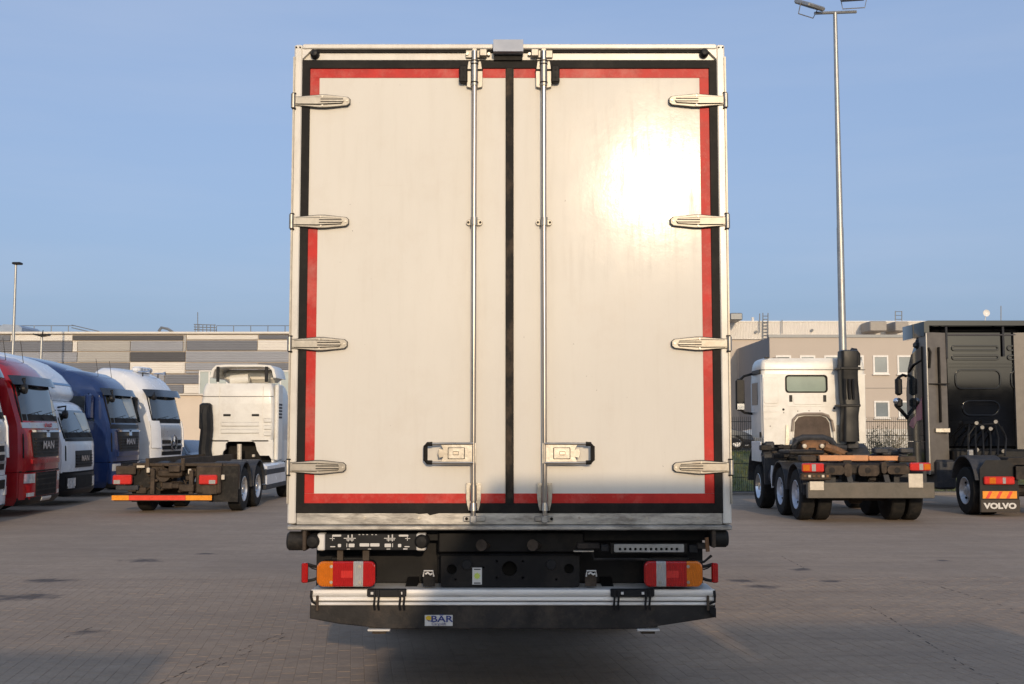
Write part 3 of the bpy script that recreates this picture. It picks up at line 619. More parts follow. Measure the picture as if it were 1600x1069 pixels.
for s_ in (-1, 1):
    wheel(T, XC+s_*1.08, TY+4.3, .5, .28, s_); wheel(T, XC+s_*.76, TY+4.3, .5, .28, s_, n=24)
    wheel(T, XC+s_*1.06, TY+7.9, .5, .3, s_, n=24)
    M().box(XC+s_*.6, XC+s_*1.24, TY+3.6, TY+3.62, .5, 1.1).build('mudflap', rubber, T)
M().cyl((XC-1.0,TY+4.3,.5),(XC+1.0,TY+4.3,.5), .1, n=12).build('rear_axle', chassis_dirty, T)
M().box(XC-1.2, XC+1.2, TY+7.6, TY+9.5, .95, 3.3, .15).build('cab', cab_white, T)
for s_ in (-1, 1):
    M().prism([(TY+.6,.72),(TY+.6,1.22),(TY+2.85,1.22),(TY+2.85,.3)], 'x', XC+s_*1.18, XC+s_*1.215).build('side_skirt', black_paint, T)  # unseen skirt, added to block side light and darken the ground below
    M().box(XC+s_*.5, XC+s_*1.17, TY+2.0, TY+2.6, .55, 1.1, .04).build('shade_box', black_paint, T)  # unseen box, added with the skirts to keep the underside dark
M().box(XC-1.22, XC-1.18, TY+5.0, TY+6.9, .5, 1.15).box(XC+1.18, XC+1.22, TY+5.0, TY+6.9, .5, 1.15).build('side_guard', alu, T)

# ------------------------------------------------------------------ BUILDINGS
def ribbed(name, col, rough=.5, k=28, vertical=False, strength=.35):
    m = mat(name, col, rough, 0, .05, .6, rvar=.05)
    t = m.node_tree; p = t.nodes['Principled BSDF']
    tc = t.nodes.new('ShaderNodeTexCoord'); wv = t.nodes.new('ShaderNodeTexWave'); wv.inputs['Scale'].default_value = k/10; wv.bands_direction = 'X' if vertical else 'Z'
    t.links.new(tc.outputs['Object'], wv.inputs['Vector'])
    b = t.nodes.new('ShaderNodeBump'); b.inputs['Strength'].default_value = strength; b.inputs['Distance'].default_value = .05
    t.links.new(wv.outputs[1], b.inputs['Height']); t.links.new(b.outputs[0], p.inputs['Normal'])
    return m
pan = {'d': ribbed('panel_dark_grey', (.12,.125,.142)), 'm': ribbed('panel_mid_grey', (.15,.158,.178)), 'l': ribbed('panel_light_grey', (.275,.285,.31)),
       'g': ribbed('panel_tan_grey', (.37,.355,.325)), 'c': ribbed('panel_cream', (.68,.64,.57)), 'k': ribbed('panel_charcoal', (.09,.09,.094))}
beige = mat('beige_render', (.62,.53,.43), .85, 0, .06, .4, dirt=(.55,.47,.38), dirt_amt=.3)
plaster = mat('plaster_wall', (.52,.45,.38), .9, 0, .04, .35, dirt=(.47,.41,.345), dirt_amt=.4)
plaster_dk = mat('shade_and_joint_plaster', (.3,.28,.26), .9, 0, .05, .35)  # darker plaster: shade of the side wall put into the colour; also the joint
corrugated = ribbed('corrugated_sheet', (.74,.69,.61), .5, 32, True, .6)
win_frame = mat('white_window_frame', (.72,.7,.66), .4)
win_glass = mat('window_glass', (.22,.25,.26), .05, 0, .15, .8, rvar=.02, spec=.8)
roof_metal = mat('roof_metal', (.2,.21,.22), .5, .4)
pale_glass = mat('pale_glazing', (.42,.47,.45), .12, 0, .1, 1, rvar=.03)

BD = 70.0
WB = thing('warehouse', 'long warehouse with patchwork of grey and cream cladding panels behind parked trucks', 'building', (X(225,BD), BD, 0), world=True)
zr = Z(521, BD)
M().box(X(-60,BD), X(620,BD), BD+.12, BD+28, 0, zr-.05).build('wall', beige, WB)
M().box(X(-60,BD), X(620,BD), BD-.1, BD+.5, zr-.03, zr+.1).build('roof_edge', pan['c'], WB)
PANELS = [(-60,11,523,533,'m'),(11,109,523,533,'c'),(109,283,523.5,532,'k'),(288,401,523,531,'c'),(401,455,523,530.5,'d'),(455,620,523,533,'c'),
 (-60,109,533,550,'m'),(109,117,533,550,'c'),(117,200,532.5,549,'g'),(200,283,532.5,549,'l'),(283,288,523,549,'g'),(288,400,531.5,548,'m'),(400,455,531,548,'c'),
 (-60,117,550,566,'l'),(117,200,549.5,566,'g'),(200,287,549.5,565.5,'k'),(287,455,548.5,566,'l'),
 (-60,200,566.5,583,'m'),(200,287,566,584,'c'),(287,401,566.5,579,'l'),(401,455,566.5,579,'m'),(120,255,584.5,601,'l'),
 (255,309,584.5,600,'m'),(287,309,579.5,584,'l'),(255,285.5,600.5,615,'m'),(285.5,309,600.5,615,'c'),(-60,255,601.5,615,'m'),(-60,120,584,601,'m'),(455,620,534,580,'l'),(455,620,581,615,'m')]
for a, b, c, d_, k in PANELS:
    M().box(X(a,BD)+.02, X(b,BD)-.02, BD, BD+.11, Z(d_,BD)+.02, Z(c,BD)-.02, .01).build('cladding_panel', pan[k], WB, 0)
gz = M().box(X(311,BD), X(620,BD), BD+.03, BD+.1, Z(615,BD), Z(581,BD)).build('glazing', pale_glass, WB)
M().box(X(309,BD), X(620,BD), BD-.03, BD+.11, Z(580.8,BD), Z(578.8,BD)).box(X(309,BD), X(311,BD), BD-.03, BD+.11, Z(615,BD), Z(581,BD)).build('glazing_frame', win_frame, gz)
for px in range(325, 460, 14): M().box(X(px,BD)-.04, X(px,BD)+.04, BD, BD+.1, Z(615,BD), Z(581,BD)).build('mullion', win_frame, gz)
M().box(X(-60,BD), X(620,BD), BD-.06, BD+.11, Z(617.5,BD), Z(615.3,BD)).build('ledge', pan['c'], WB)
# roof gear
rl = M(); zq = Z(509, BD+6)
for a, b in ((-60, 112), (335, 620)):
    for zz in (zq, (zq+zr)/2): rl.cyl((X(a,BD+6),BD+6,zz),(X(b,BD+6),BD+6,zz), .025, n=5)
    for px in range(a, b+1, 27): rl.cyl((X(px,BD+6),BD+6,zr-.1),(X(px,BD+6),BD+6,zq), .03, n=5)
rl.tube([U(112,508,BD+6), U(155,518,BD+6)], .03, 5); rl.tube([U(112,512,BD+6), U(150,521,BD+6)], .03, 5)
rl.build('roof_railing', roof_metal, WB)
M().prism([(X(2,BD+4),zr-.1),(X(39,BD+4),zr-.1),(X(39,BD+4),Z(514,BD+4)),(X(33,BD+4),Z(510,BD+4)),(X(10,BD+4),Z(509,BD+4)),(X(2,BD+4),Z(514,BD+4))], 'y', BD+3, BD+6).build('roof_vent', mat('pale_vent',(.3,.35,.42),.4,.3), WB)
m = M()
for px in range(305, 338, 6):
    m.cyl(U(px,519.5,BD+5), U(px,507,BD+5), .03, n=5)
for py in (507, 511, 515): m.cyl(U(303,py,BD+5), U(337,py+1,BD+5), .03, n=5)
m.cyl(U(309,520,BD+5), U(309,488,BD+5), .03, n=5)
m.build('roof_frame', roof_metal, WB)
m = M(); m.tube([U(248,518,BD+4), U(252,512,BD+4), U(262,514,BD+4), U(270,519,BD+4)], .1, 6); m.build('roof_duct', roof_metal, WB)
M().box(X(176,BD+3), X(194,BD+3), BD+3, BD+4, zr, Z(518.5,BD+3)).build('roof_hatch', mat('tan_hatch',(.45,.3,.2),.6), WB)

ED = 62.0
OB = thing('office_building', 'two-storey beige plastered building with white-framed windows behind the fence', 'building', (X(1400,ED), ED, 0), world=True)
xcorner = X(1205, ED); zroof = Z(527, ED)
M().box(xcorner, X(1760,ED), ED, ED+14, 0, zroof).build('front_wing', plaster, OB)
M().box(xcorner-.06, X(1760,ED), ED-.06, ED+.3, zroof-.02, zroof+.14).build('coping', roof_metal, OB)
M().box(xcorner-.02, xcorner-.001, ED+.02, ED+8.5, 0, zroof-.02).build('side_wall', plaster_dk, OB)  # thin skin in the darkened plaster, paints the shaded face
E2 = 71.0
M().box(X(1050,E2), X(1800,E2), E2, E2+10, 0, Z(531,E2)).build('rear_wing', plaster, OB)
M().box(X(1050,E2)-.1, X(1800,E2), E2-.15, E2+8, Z(530.5,E2), Z(503.5,E2)).build('corrugated_parapet', corrugated, OB)
M().box(X(1050,E2)-.1, X(1800,E2), E2-.2, E2+8, Z(503.3,E2), Z(502,E2)).build('parapet_cap', win_frame, OB)
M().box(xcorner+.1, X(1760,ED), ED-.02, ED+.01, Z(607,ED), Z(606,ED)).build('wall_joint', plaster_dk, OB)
def window(x0, x1, y0, y1):
    a, b, c, d_ = X(x0,ED), X(x1,ED), Z(y1,ED), Z(y0,ED); fw = .09
    f = plate('window', [[(a,c),(b,c),(b,d_),(a,d_)], [(a+fw,c+fw),(b-fw,c+fw),(b-fw,d_-fw),(a+fw,d_-fw)]], ED-.05, ED+.03, win_frame, OB)
    M().box(a+fw, b-fw, ED-.015, ED-.003, c+fw, d_-fw).build('pane', win_glass, f)
    M().box(a-.05, b+.05, ED-.12, ED-.002, c-.06, c-.001).build('sill', win_frame, f)
for r0, r1 in ((555.5, 584.5), (626.5, 653.5)):
    for x0 in (1214, 1252, 1290, 1328, 1366.5, 1404.5, 1443, 1481, 1519, 1557): window(x0, x0+24, r0, r1)
for a, b, c, d_ in ((1138,1157,492,503),(1354,1380,504.5,520),(1393,1414,505,520)):
    M().box(X(a,E2-1), X(b,E2-1), E2-2.2, E2-.3, Z(d_,E2-1), Z(c,E2-1), .05).build('roof_unit', mat('roof_unit_grey',(.32,.29,.25),.6) if a>1200 else roof_metal, OB)
m = M()
for px in (1192, 1200): m.cyl(U(px,532,E2-.3), U(px,489,E2-.3), .03, n=6)
for py in range(494, 532, 5): m.cyl(U(1192,py,E2-.3), U(1200,py,E2-.3), .025, n=6)
m.build('roof_ladder', roof_metal, OB)
m = M()
for px in (1399, 1409): m.cyl(U(px,505,E2), U(px,486,E2), .03, n=6)
for py in (487, 493, 499): m.cyl(U(1399,py,E2), U(1409,py,E2), .02, n=6)
m.build('vent_cage', roof_metal, OB)
M().cyl(U(1176,503,E2), U(1176,496,E2), .09, n=8).build('vent_pipe', win_frame, OB)
for px, a, b in ((1187,520,490),(1222,521,500)): M().cyl(U(px,a,E2-.4), U(px,b,E2-.4), .03, n=6).build('lightning_rod', roof_metal, OB)
for px, py in ((1181.5,518.5),(1269,516)): M().cyl(U(px,py,E2-.35), U(px,py,E2-.1), .09, n=8).build('wall_lamp', roof_metal, OB)
dish = M(); c = Vector(U(1540.5,489.5,E2)); dish.lathe([(.001,.0),(.12,-.02),(.22,-.07),(.22,-.09),(.12,-.04),(.001,-.02)], c, 'y', 14); dish.cyl(c, (c.x, c.y+.2, Z(503,E2)), .03, n=6)
dish.build('satellite_dish', win_frame, OB)
m = M(); m.cyl(U(1564,503,E2), U(1564,478,E2), .03, n=6); m.build('antenna', roof_metal, OB)

# grass bank, road, fence, shrub
def bank_h(y): return max(0, min(1.0, (y-33.5)/7))*1.0
grass_m = mat('grass_turf', (.12,.13,.035), .9, 0, .35, 3, dirt=(.2,.16,.06), dirt_amt=.6)
asph = mat('asphalt', (.09,.088,.086), .9, 0, .15, 2)
m = M(); ys = [33.0, 33.5, 35, 37, 39, 40.5, 42, 44]
m.grid(lambda u,v: (2.5+34*u, ys[min(7,int(round(v*7)))], bank_h(ys[min(7,int(round(v*7)))])), 20, 7)
struct(m.build('grass_bank', grass_m, None))
m = M(); m.box(2, 44, 44, 61.5, -.3, 1.0); struct(m.build('access_road', asph, None))
m = M()
for i in range(9000):
    x = random.uniform(5, 16); y = random.uniform(33.2, 43.8); z = bank_h(y); h = random.uniform(.05,.16); a = random.uniform(0,6.28); wd = .012
    dx, dy = math.cos(a)*wd, math.sin(a)*wd; lx2, ly2 = random.uniform(-.05,.05), random.uniform(-.05,.05)
    m.add([(x-dx,y-dy,z-.01),(x+dx,y+dy,z-.01),(x+lx2,y+ly2,z+h)], [(0,1,2)])
gb = m.build('grass_blades', mat('grass_blade', (.16,.17,.04), .7, 0, .4, 2), None, 0); gb['kind'] = 'stuff'; gb['label'] = 'short yellow-green grass on the bank'; gb['category'] = 'grass'
FD = 32.6
fence_m = mat('fence_green_grey', (.05,.055,.05), .5, .3)
FN = thing('mesh_fence', 'dark welded mesh fence running behind the trucks on the right', 'fence', (10, FD, 0), world=True)
for i in range(7):
    x0 = 2.5+i*2.5
    M().box(x0-.03, x0+.03, FD+.005, FD+.065, -.02, 2.25).build('post', fence_m, FN)
    m = M()
    for k in range(1, 42): xx = x0+.03+k*.0581; m.box(xx-.0055, xx+.0055, FD-.004, FD+.003, .08, 2.24)
    for zz in (.1, .5, .9, 1.3, 1.7, 2.1): m.box(x0, x0+2.5, FD-.012, FD-.0045, zz-.009, zz+.009); m.box(x0, x0+2.5, FD+.0035, FD+.0048, zz-.005, zz+.005)
    m.build('wire_panel', fence_m, FN, 0)
M().box(2.4, 20, FD-.1, FD+.3, -.3, .09, .02).build('plinth', mat('concrete_plinth',(.2,.18,.16),.9), FN)
def twig_bush(name, label, cx, cy, z0, h, w_, n, col, seedv):
    rnd = random.Random(seedv)
    b = thing(name, label, 'shrub', (cx, cy, z0)); m = M(); lv = M()
    for i in range(n):
        a = rnd.uniform(0, 6.28); l = rnd.uniform(.6, 1)*h; sp = rnd.uniform(.1, 1)*w_
        p0 = Vector((rnd.uniform(-.15,.15), rnd.uniform(-.15,.15), 0)); p2 = Vector((math.cos(a)*sp, math.sin(a)*sp*.7, l)); p1 = (p0+p2)/2+Vector((rnd.uniform(-.1,.1), rnd.uniform(-.1,.1), l*.15))
        m.tube([p0, p1, p2], [.014,.009,.003], 4)
        for j in range(7):
            q = p1.lerp(p2, rnd.random()); d = Vector((rnd.uniform(-.35,.35), rnd.uniform(-.35,.35), rnd.uniform(0,.4))); m.tube([q, q+d], [.005,.002], 3)
            for k in range(3):
                c = q+d*rnd.random(); s = rnd.uniform(.012,.028); v1 = Vector((rnd.uniform(-1,1),rnd.uniform(-1,1),rnd.uniform(-1,1)))*s; v2 = Vector((rnd.uniform(-1,1),rnd.uniform(-1,1),rnd.uniform(-1,1)))*s
                lv.add([c-v1, c+v2, c+v1, c-v2], [(0,1,2,3)])
    m.build('branches', mat('twig_bark',(.36,.29,.19),.9), b); lv.build('foliage', mat(col[0], col[1], .8, 0, .3, 3), b, 0)
twig_bush('shrub', 'bare yellowish shrub behind the mesh fence', X(1378,35), 35, .2, 1.75, 1.2, 46, ('dry_leaf', (.3,.25,.12)), 3)
# low white wall behind the shrub
LW = M().box(X(1340,44), X(1460,44), 44, 44.3, .9, 1.9).build('garden_wall', mat('white_render',(.6,.57,.52),.85), None); tag(LW, 'low white wall behind the yellowish shrub', 'wall')

# ------------------------------------------------------------------ lamp posts
LP = thing('lamp_post', 'tall grey floodlight mast with two lamp heads behind white tipper tractor', 'lamp post', (X(1318,30.5), 30.5, 0), world=True)
p0 = Vector(U(1318,560,30.5)); ptop = Vector(U(1304,20,30.5)); px_ = (p0.x+ptop.x)/2
p0.x = px_+.0; 
M().cyl((p0.x,30.5,0),(p0.x,30.5,ptop.z*.55), .115, .092, 16).build('mast', pole_m, LP); M().cyl((p0.x,30.5,ptop.z*.55),(p0.x,30.5,ptop.z), .085, .055, 16).build('mast', pole_m, LP)
zt_ = ptop.z
M().cyl((p0.x-.62,30.3,zt_-.09),(p0.x+.66,30.75,zt_+.12), .045, n=8).build('crossarm', pole_m, LP)
def flood(c, rz, tilt, parent):
    m = M().box(-.34,.34,-.3,.3,-.06,.06,.03); g2 = M().box(-.3,.3,-.26,.26,-.068,-.059)
    mt = Matrix.Translation(c) @ Matrix.Rotation(rz,4,'Z') @ Matrix.Rotation(tilt,4,'X')
    m.v = [tuple(mt @ Vector(v)) for v in m.v]; g2.v = [tuple(mt @ Vector(v)) for v in g2.v]
    o = m.build('flood_lamp', pole_m, parent); g2.build('lamp_glass', plastic_dark, o)
    br = M().tube([mt @ Vector((-.36,0,0)), mt @ Vector((-.3,.0,-.3)), mt @ Vector((.3,0,-.3)), mt @ Vector((.36,0,0))], .015, 6); br.build('yoke', pole_m, o)
flood(Vector(U(1265,8,30.2)), R_(35), R_(28), LP); flood(Vector(U(1334,-4,30.8)), R_(-10), R_(12), LP)
for px, ptp, D, lab, dbl in ((16, 413, 60, 'thin distant lamp post left of the warehouse roof vent', 0), (60.5, 525, 58, 'short distant double-headed lamp post in front of the warehouse', 1)):
    l = thing('lamp_post', lab, 'lamp post', (X(px,D), D, 0), world=True)
    x = X(px,D); z = Z(ptp,D)
    M().cyl((x,D,0),(x,D,z), .1, .06, 10).build('mast', pole_m, l)
    if dbl:
        M().prism([(x-.4,z+.05),(x,z-.05),(x+.4,z+.02),(x+.4,z+.1),(x,z+.05),(x-.4,z+.12)], 'y', D-.15, D+.15).build('lamp_head', plastic_dark, l)
        M().cyl((x+.02,D,z),(x+.06,D,z+.3), .05, .02, 6).build('lamp_head', plastic_dark, l)
    else:
        M().box(x-.15, x+.3, D-.2, D+.2, z-.02, z+.1, .03).build('lamp_head', plastic_dark, l)

# ------------------------------------------------------------------ cars in the distance
def car(label, loc, rz, paint, hatch=True):
    c = thing('parked_car', label, 'car', loc, rz, 'cars parked beyond the yard')
    st = [(-2.1,.62,.45,.6,.6),(-2.05,.74,.3,.72,.72),(-1.9,.84,.24,.9,.92),(-1.4,.88,.22,.94,1.36),(-.6,.9,.22,.94,1.45),(.1,.9,.22,.93,1.42),(.75,.9,.22,.91,1.0),(1.0,.89,.22,.9,.94),(1.7,.86,.22,.76,.78),(2.0,.76,.26,.62,.64),(2.1,.6,.4,.52,.53)]
    rings = []
    for y, w_, zb_, zbelt, zr_ in st:
        wr = w_*.74 if zr_-zbelt > .2 else w_*.9
        rings.append([(-w_*.9,y,zb_),(-w_,y,zb_+.12),(-w_,y,(zb_+zbelt)/2),(-w_*.97,y,zbelt),(-wr,y,max(zr_-.05,zbelt+.005)),(-wr*.7,y,zr_+.01),(0,y,zr_+.02),(wr*.7,y,zr_+.01),(wr,y,max(zr_-.05,zbelt+.005)),(w_*.97,y,zbelt),(w_,y,(zb_+zbelt)/2),(w_,y,zb_+.12),(w_*.9,y,zb_)])
    b = M().loft(rings).build('body', paint, c, 50)
    gl = M(); n = 13
    for k in range(2, 7):
        for i in (3, 8):
            q = [rings[k][i],rings[k][i+1],rings[k+1][i+1],rings[k+1][i]]; cx = sum(v[0] for v in q)/4
            ctr = Vector([sum(v[j] for v in q)/4 for j in range(3)])
            if k in (2,): pass
            gl.add([tuple(ctr+(Vector(v)-ctr)*.9+Vector((.012*(1 if cx>0 else -1),0,.006))) for v in q], [(0,1,2,3)])
    for k, s in ((2,-1),(5,1)):
        a, d_ = rings[k], rings[k+1]
        q = [a[4],a[8],d_[8],d_[4]]; ctr = Vector([sum(v[j] for v in q)/4 for j in range(3)])
        gl.add([tuple(ctr+(Vector(v)-ctr)*.92+Vector((0,.02*s,.03))) for v in q], [(0,1,2,3)])
    gl.build('windows', glass, c, 0)
    for s in (-1, 1):
        for y in (-1.3, 1.3): wheel(c, s*.78, y, .32, .2, s, n=20, deep=False)
        M().box(s*.5, s*.78, 2.0, 2.07, .56, .66, .02).build('headlight', lamp_glass, c); M().box(s*.5, s*.8, -2.08, -1.98, .7, .82, .02).build('tail_light', red_l, c)
        M().box(s*.95, s*1.05, .55, .68, .95, 1.05, .03).build('side_mirror', paint, c)
    return c
car('dark blue-grey car with silver nose seen between white truck and tractor cab', (X(302,46), 46, 0), R_(-128), mat('car_slate',(.1,.12,.15),.2,.4,coat=.7))
car('dark car parked beyond the fence next to truck box edge', (X(1098,49), 49, 1.0), R_(-90), mat('car_dark',(.03,.03,.035),.2,.2,coat=.7))
car('silver-blue car behind the mirror of white tipper tractor', (X(1212,53), 53, 1.0), R_(75), mat('car_silver',(.35,.38,.42),.22,.5,coat=.7))

# ------------------------------------------------------------------ FRONT-FACING CABS ON THE LEFT
class Cab:                    # local frame: +y forward, front bottom centre at the origin
    def __init__(s, prof): 
        s.p = np.array(prof, float)     # z, yf, w, k, yb
    def at(s, z): return [float(np.interp(z, s.p[:,0], s.p[:,i])) for i in range(1,5)]
    def S(s, u, z, off=0):
        yf, w_, k, yb = s.at(z)
        au = abs(u); x = w_*u; y = yf - .75*k*au**6
        nx = 4.5*k*au**5/w_*(1 if u > 0 else -1); l = math.hypot(nx, 1)
        return (x+off*nx/l, y+off/l, z)
    def body(s, name, m_, parent, z0=None, z1=None, nz=22, rear=True):
        zs = sorted(set(list(np.linspace(z0 if z0 is not None else s.p[0,0], z1 if z1 is not None else s.p[-1,0], nz))))
        rings = []
        for z in zs:
            yf, w_, k, yb = s.at(z)
            us = [-1,-.985,-.96,-.92,-.86,-.76,-.5,0,.5,.76,.86,.92,.96,.985,1]
            rings.append([s.S(u,z) for u in us]+[(w_,yb+.12,z),(w_-.1,yb,z),(-w_+.1,yb,z),(-w_,yb+.12,z)])
        return M().loft(rings).build(name, m_, parent, 40)
    def patch(s, name, m_, parent, u0, u1, z0, z1, off=.012, thick=.03, nu=12, nv=4, top=None, ang=40):
        tu0, tu1 = top if top else (u0, u1)
        m = M()
        def fn(u, v, o):
            a = u0+(tu0-u0)*v; b = u1+(tu1-u1)*v; return s.S(a+(b-a)*u, z0+(z1-z0)*v, o)
        g1 = [[fn(i/nu, j/nv, off) for i in range(nu+1)] for j in range(nv+1)]; g0 = [[fn(i/nu, j/nv, off-thick) for i in range(nu+1)] for j in range(nv+1)]
        def per(gx): return [gx[0][i] for i in range(nu+1)]+[gx[j][nu] for j in range(1,nv+1)]+[gx[nv][i] for i in range(nu-1,-1,-1)]+[gx[j][0] for j in range(nv-1,0,-1)]
        m.add([p for r in g1 for p in r], [(j*(nu+1)+i, j*(nu+1)+i+1, (j+1)*(nu+1)+i+1, (j+1)*(nu+1)+i) for j in range(nv) for i in range(nu)])
        a, b = per(g1), per(g0); n = len(a)
        m.add(a+b, [(i,(i+1)%n,n+(i+1)%n,n+i) for i in range(n)])
        return m.build(name, m_, parent, ang)
    def side(s, name, m_, parent, sgn, poly, off=.008):      # poly of (y,z) on the flank
        pts = [(sgn*(s.at(z)[1]+off), y, z) for y, z in poly]; q = [(sgn*(s.at(z)[1]-.03), y, z) for y, z in poly]
        return M().loft([pts, q]).build(name, m_, parent)

def chassis_back(t, length, wheels=True, tank=True):
    M().box(-.42,-.34,-length,-1.0,.75,1.0).box(.34,.42,-length,-1.0,.75,1.0).box(-1.1,1.1,-length,-length+.1,.8,.95).build('chassis', chassis_dirty, t)
    for s in (-1,1):
        wheel(t, s*1.05, -1.4, .5, .32, s, n=24)
        wheel(t, s*1.0, -length+1.2, .5, .5, s, n=24)
        M().box(s*.55, s*1.15, -3.9, -2.5, .45, 1.0, .06).build('fuel_tank', silver, t)

def mirrors(t, cabo, z, yy, m_, h=.75, wd=.28, reach=.34):
    for s in (-1, 1):
        w_ = cabo.at(z)[1]
        mm = M().box(s*(w_+reach-wd/2), s*(w_+reach+wd/2), yy-.06, yy+.1, z-h/2, z+h/2, .05)
        o = mm.build('side_mirror', m_, t)
        M().tube([(s*(w_-.02),yy-.02,z+h/2-.05),(s*(w_+reach),yy,z+h/2-.06)], .025, 6).tube([(s*(w_-.02),yy-.02,z-h/2+.05),(s*(w_+reach),yy,z-h/2+.06)], .025, 6).build('mirror_arm', plastic_dark, o)
        M().box(s*(w_+reach-wd/2+.02), s*(w_+reach+wd/2-.02), yy-.066, yy-.061, z-h/2+.03, z+h/2-.03).build('mirror_glass', chrome, o)
def wipers(t, c, z0, n=2, ln=.6, m_=plastic_dark):
    for i in range(n):
        u = (-.55, .1)[i] if n == 2 else (-.6,-.1,.4)[i]
        M().tube([c.S(u,z0,.03), c.S(u+.3,z0+.16,.05), c.S(u+.02,z0+.2,.04), c.S(u+.62,z0+.12,.04)], .008, 5).build('wiper', m_, t)
def front_mirror(t, c, u, z, down=.25, r=.16):
    p = Vector(c.S(u,z,.0)); q = p+Vector((.04,.2,-down))
    M().tube([p, p+Vector((0,.2,.03)), q], .025, 6).build('front_mirror_arm', plastic_dark, t)
    M().lathe([(.02,-.06),(r*.8,-.05),(r,0),(r*.9,.05),(.02,.07)], q+Vector((0,0,-.08)), 'y', 14).build('front_mirror', plastic_dark, t)

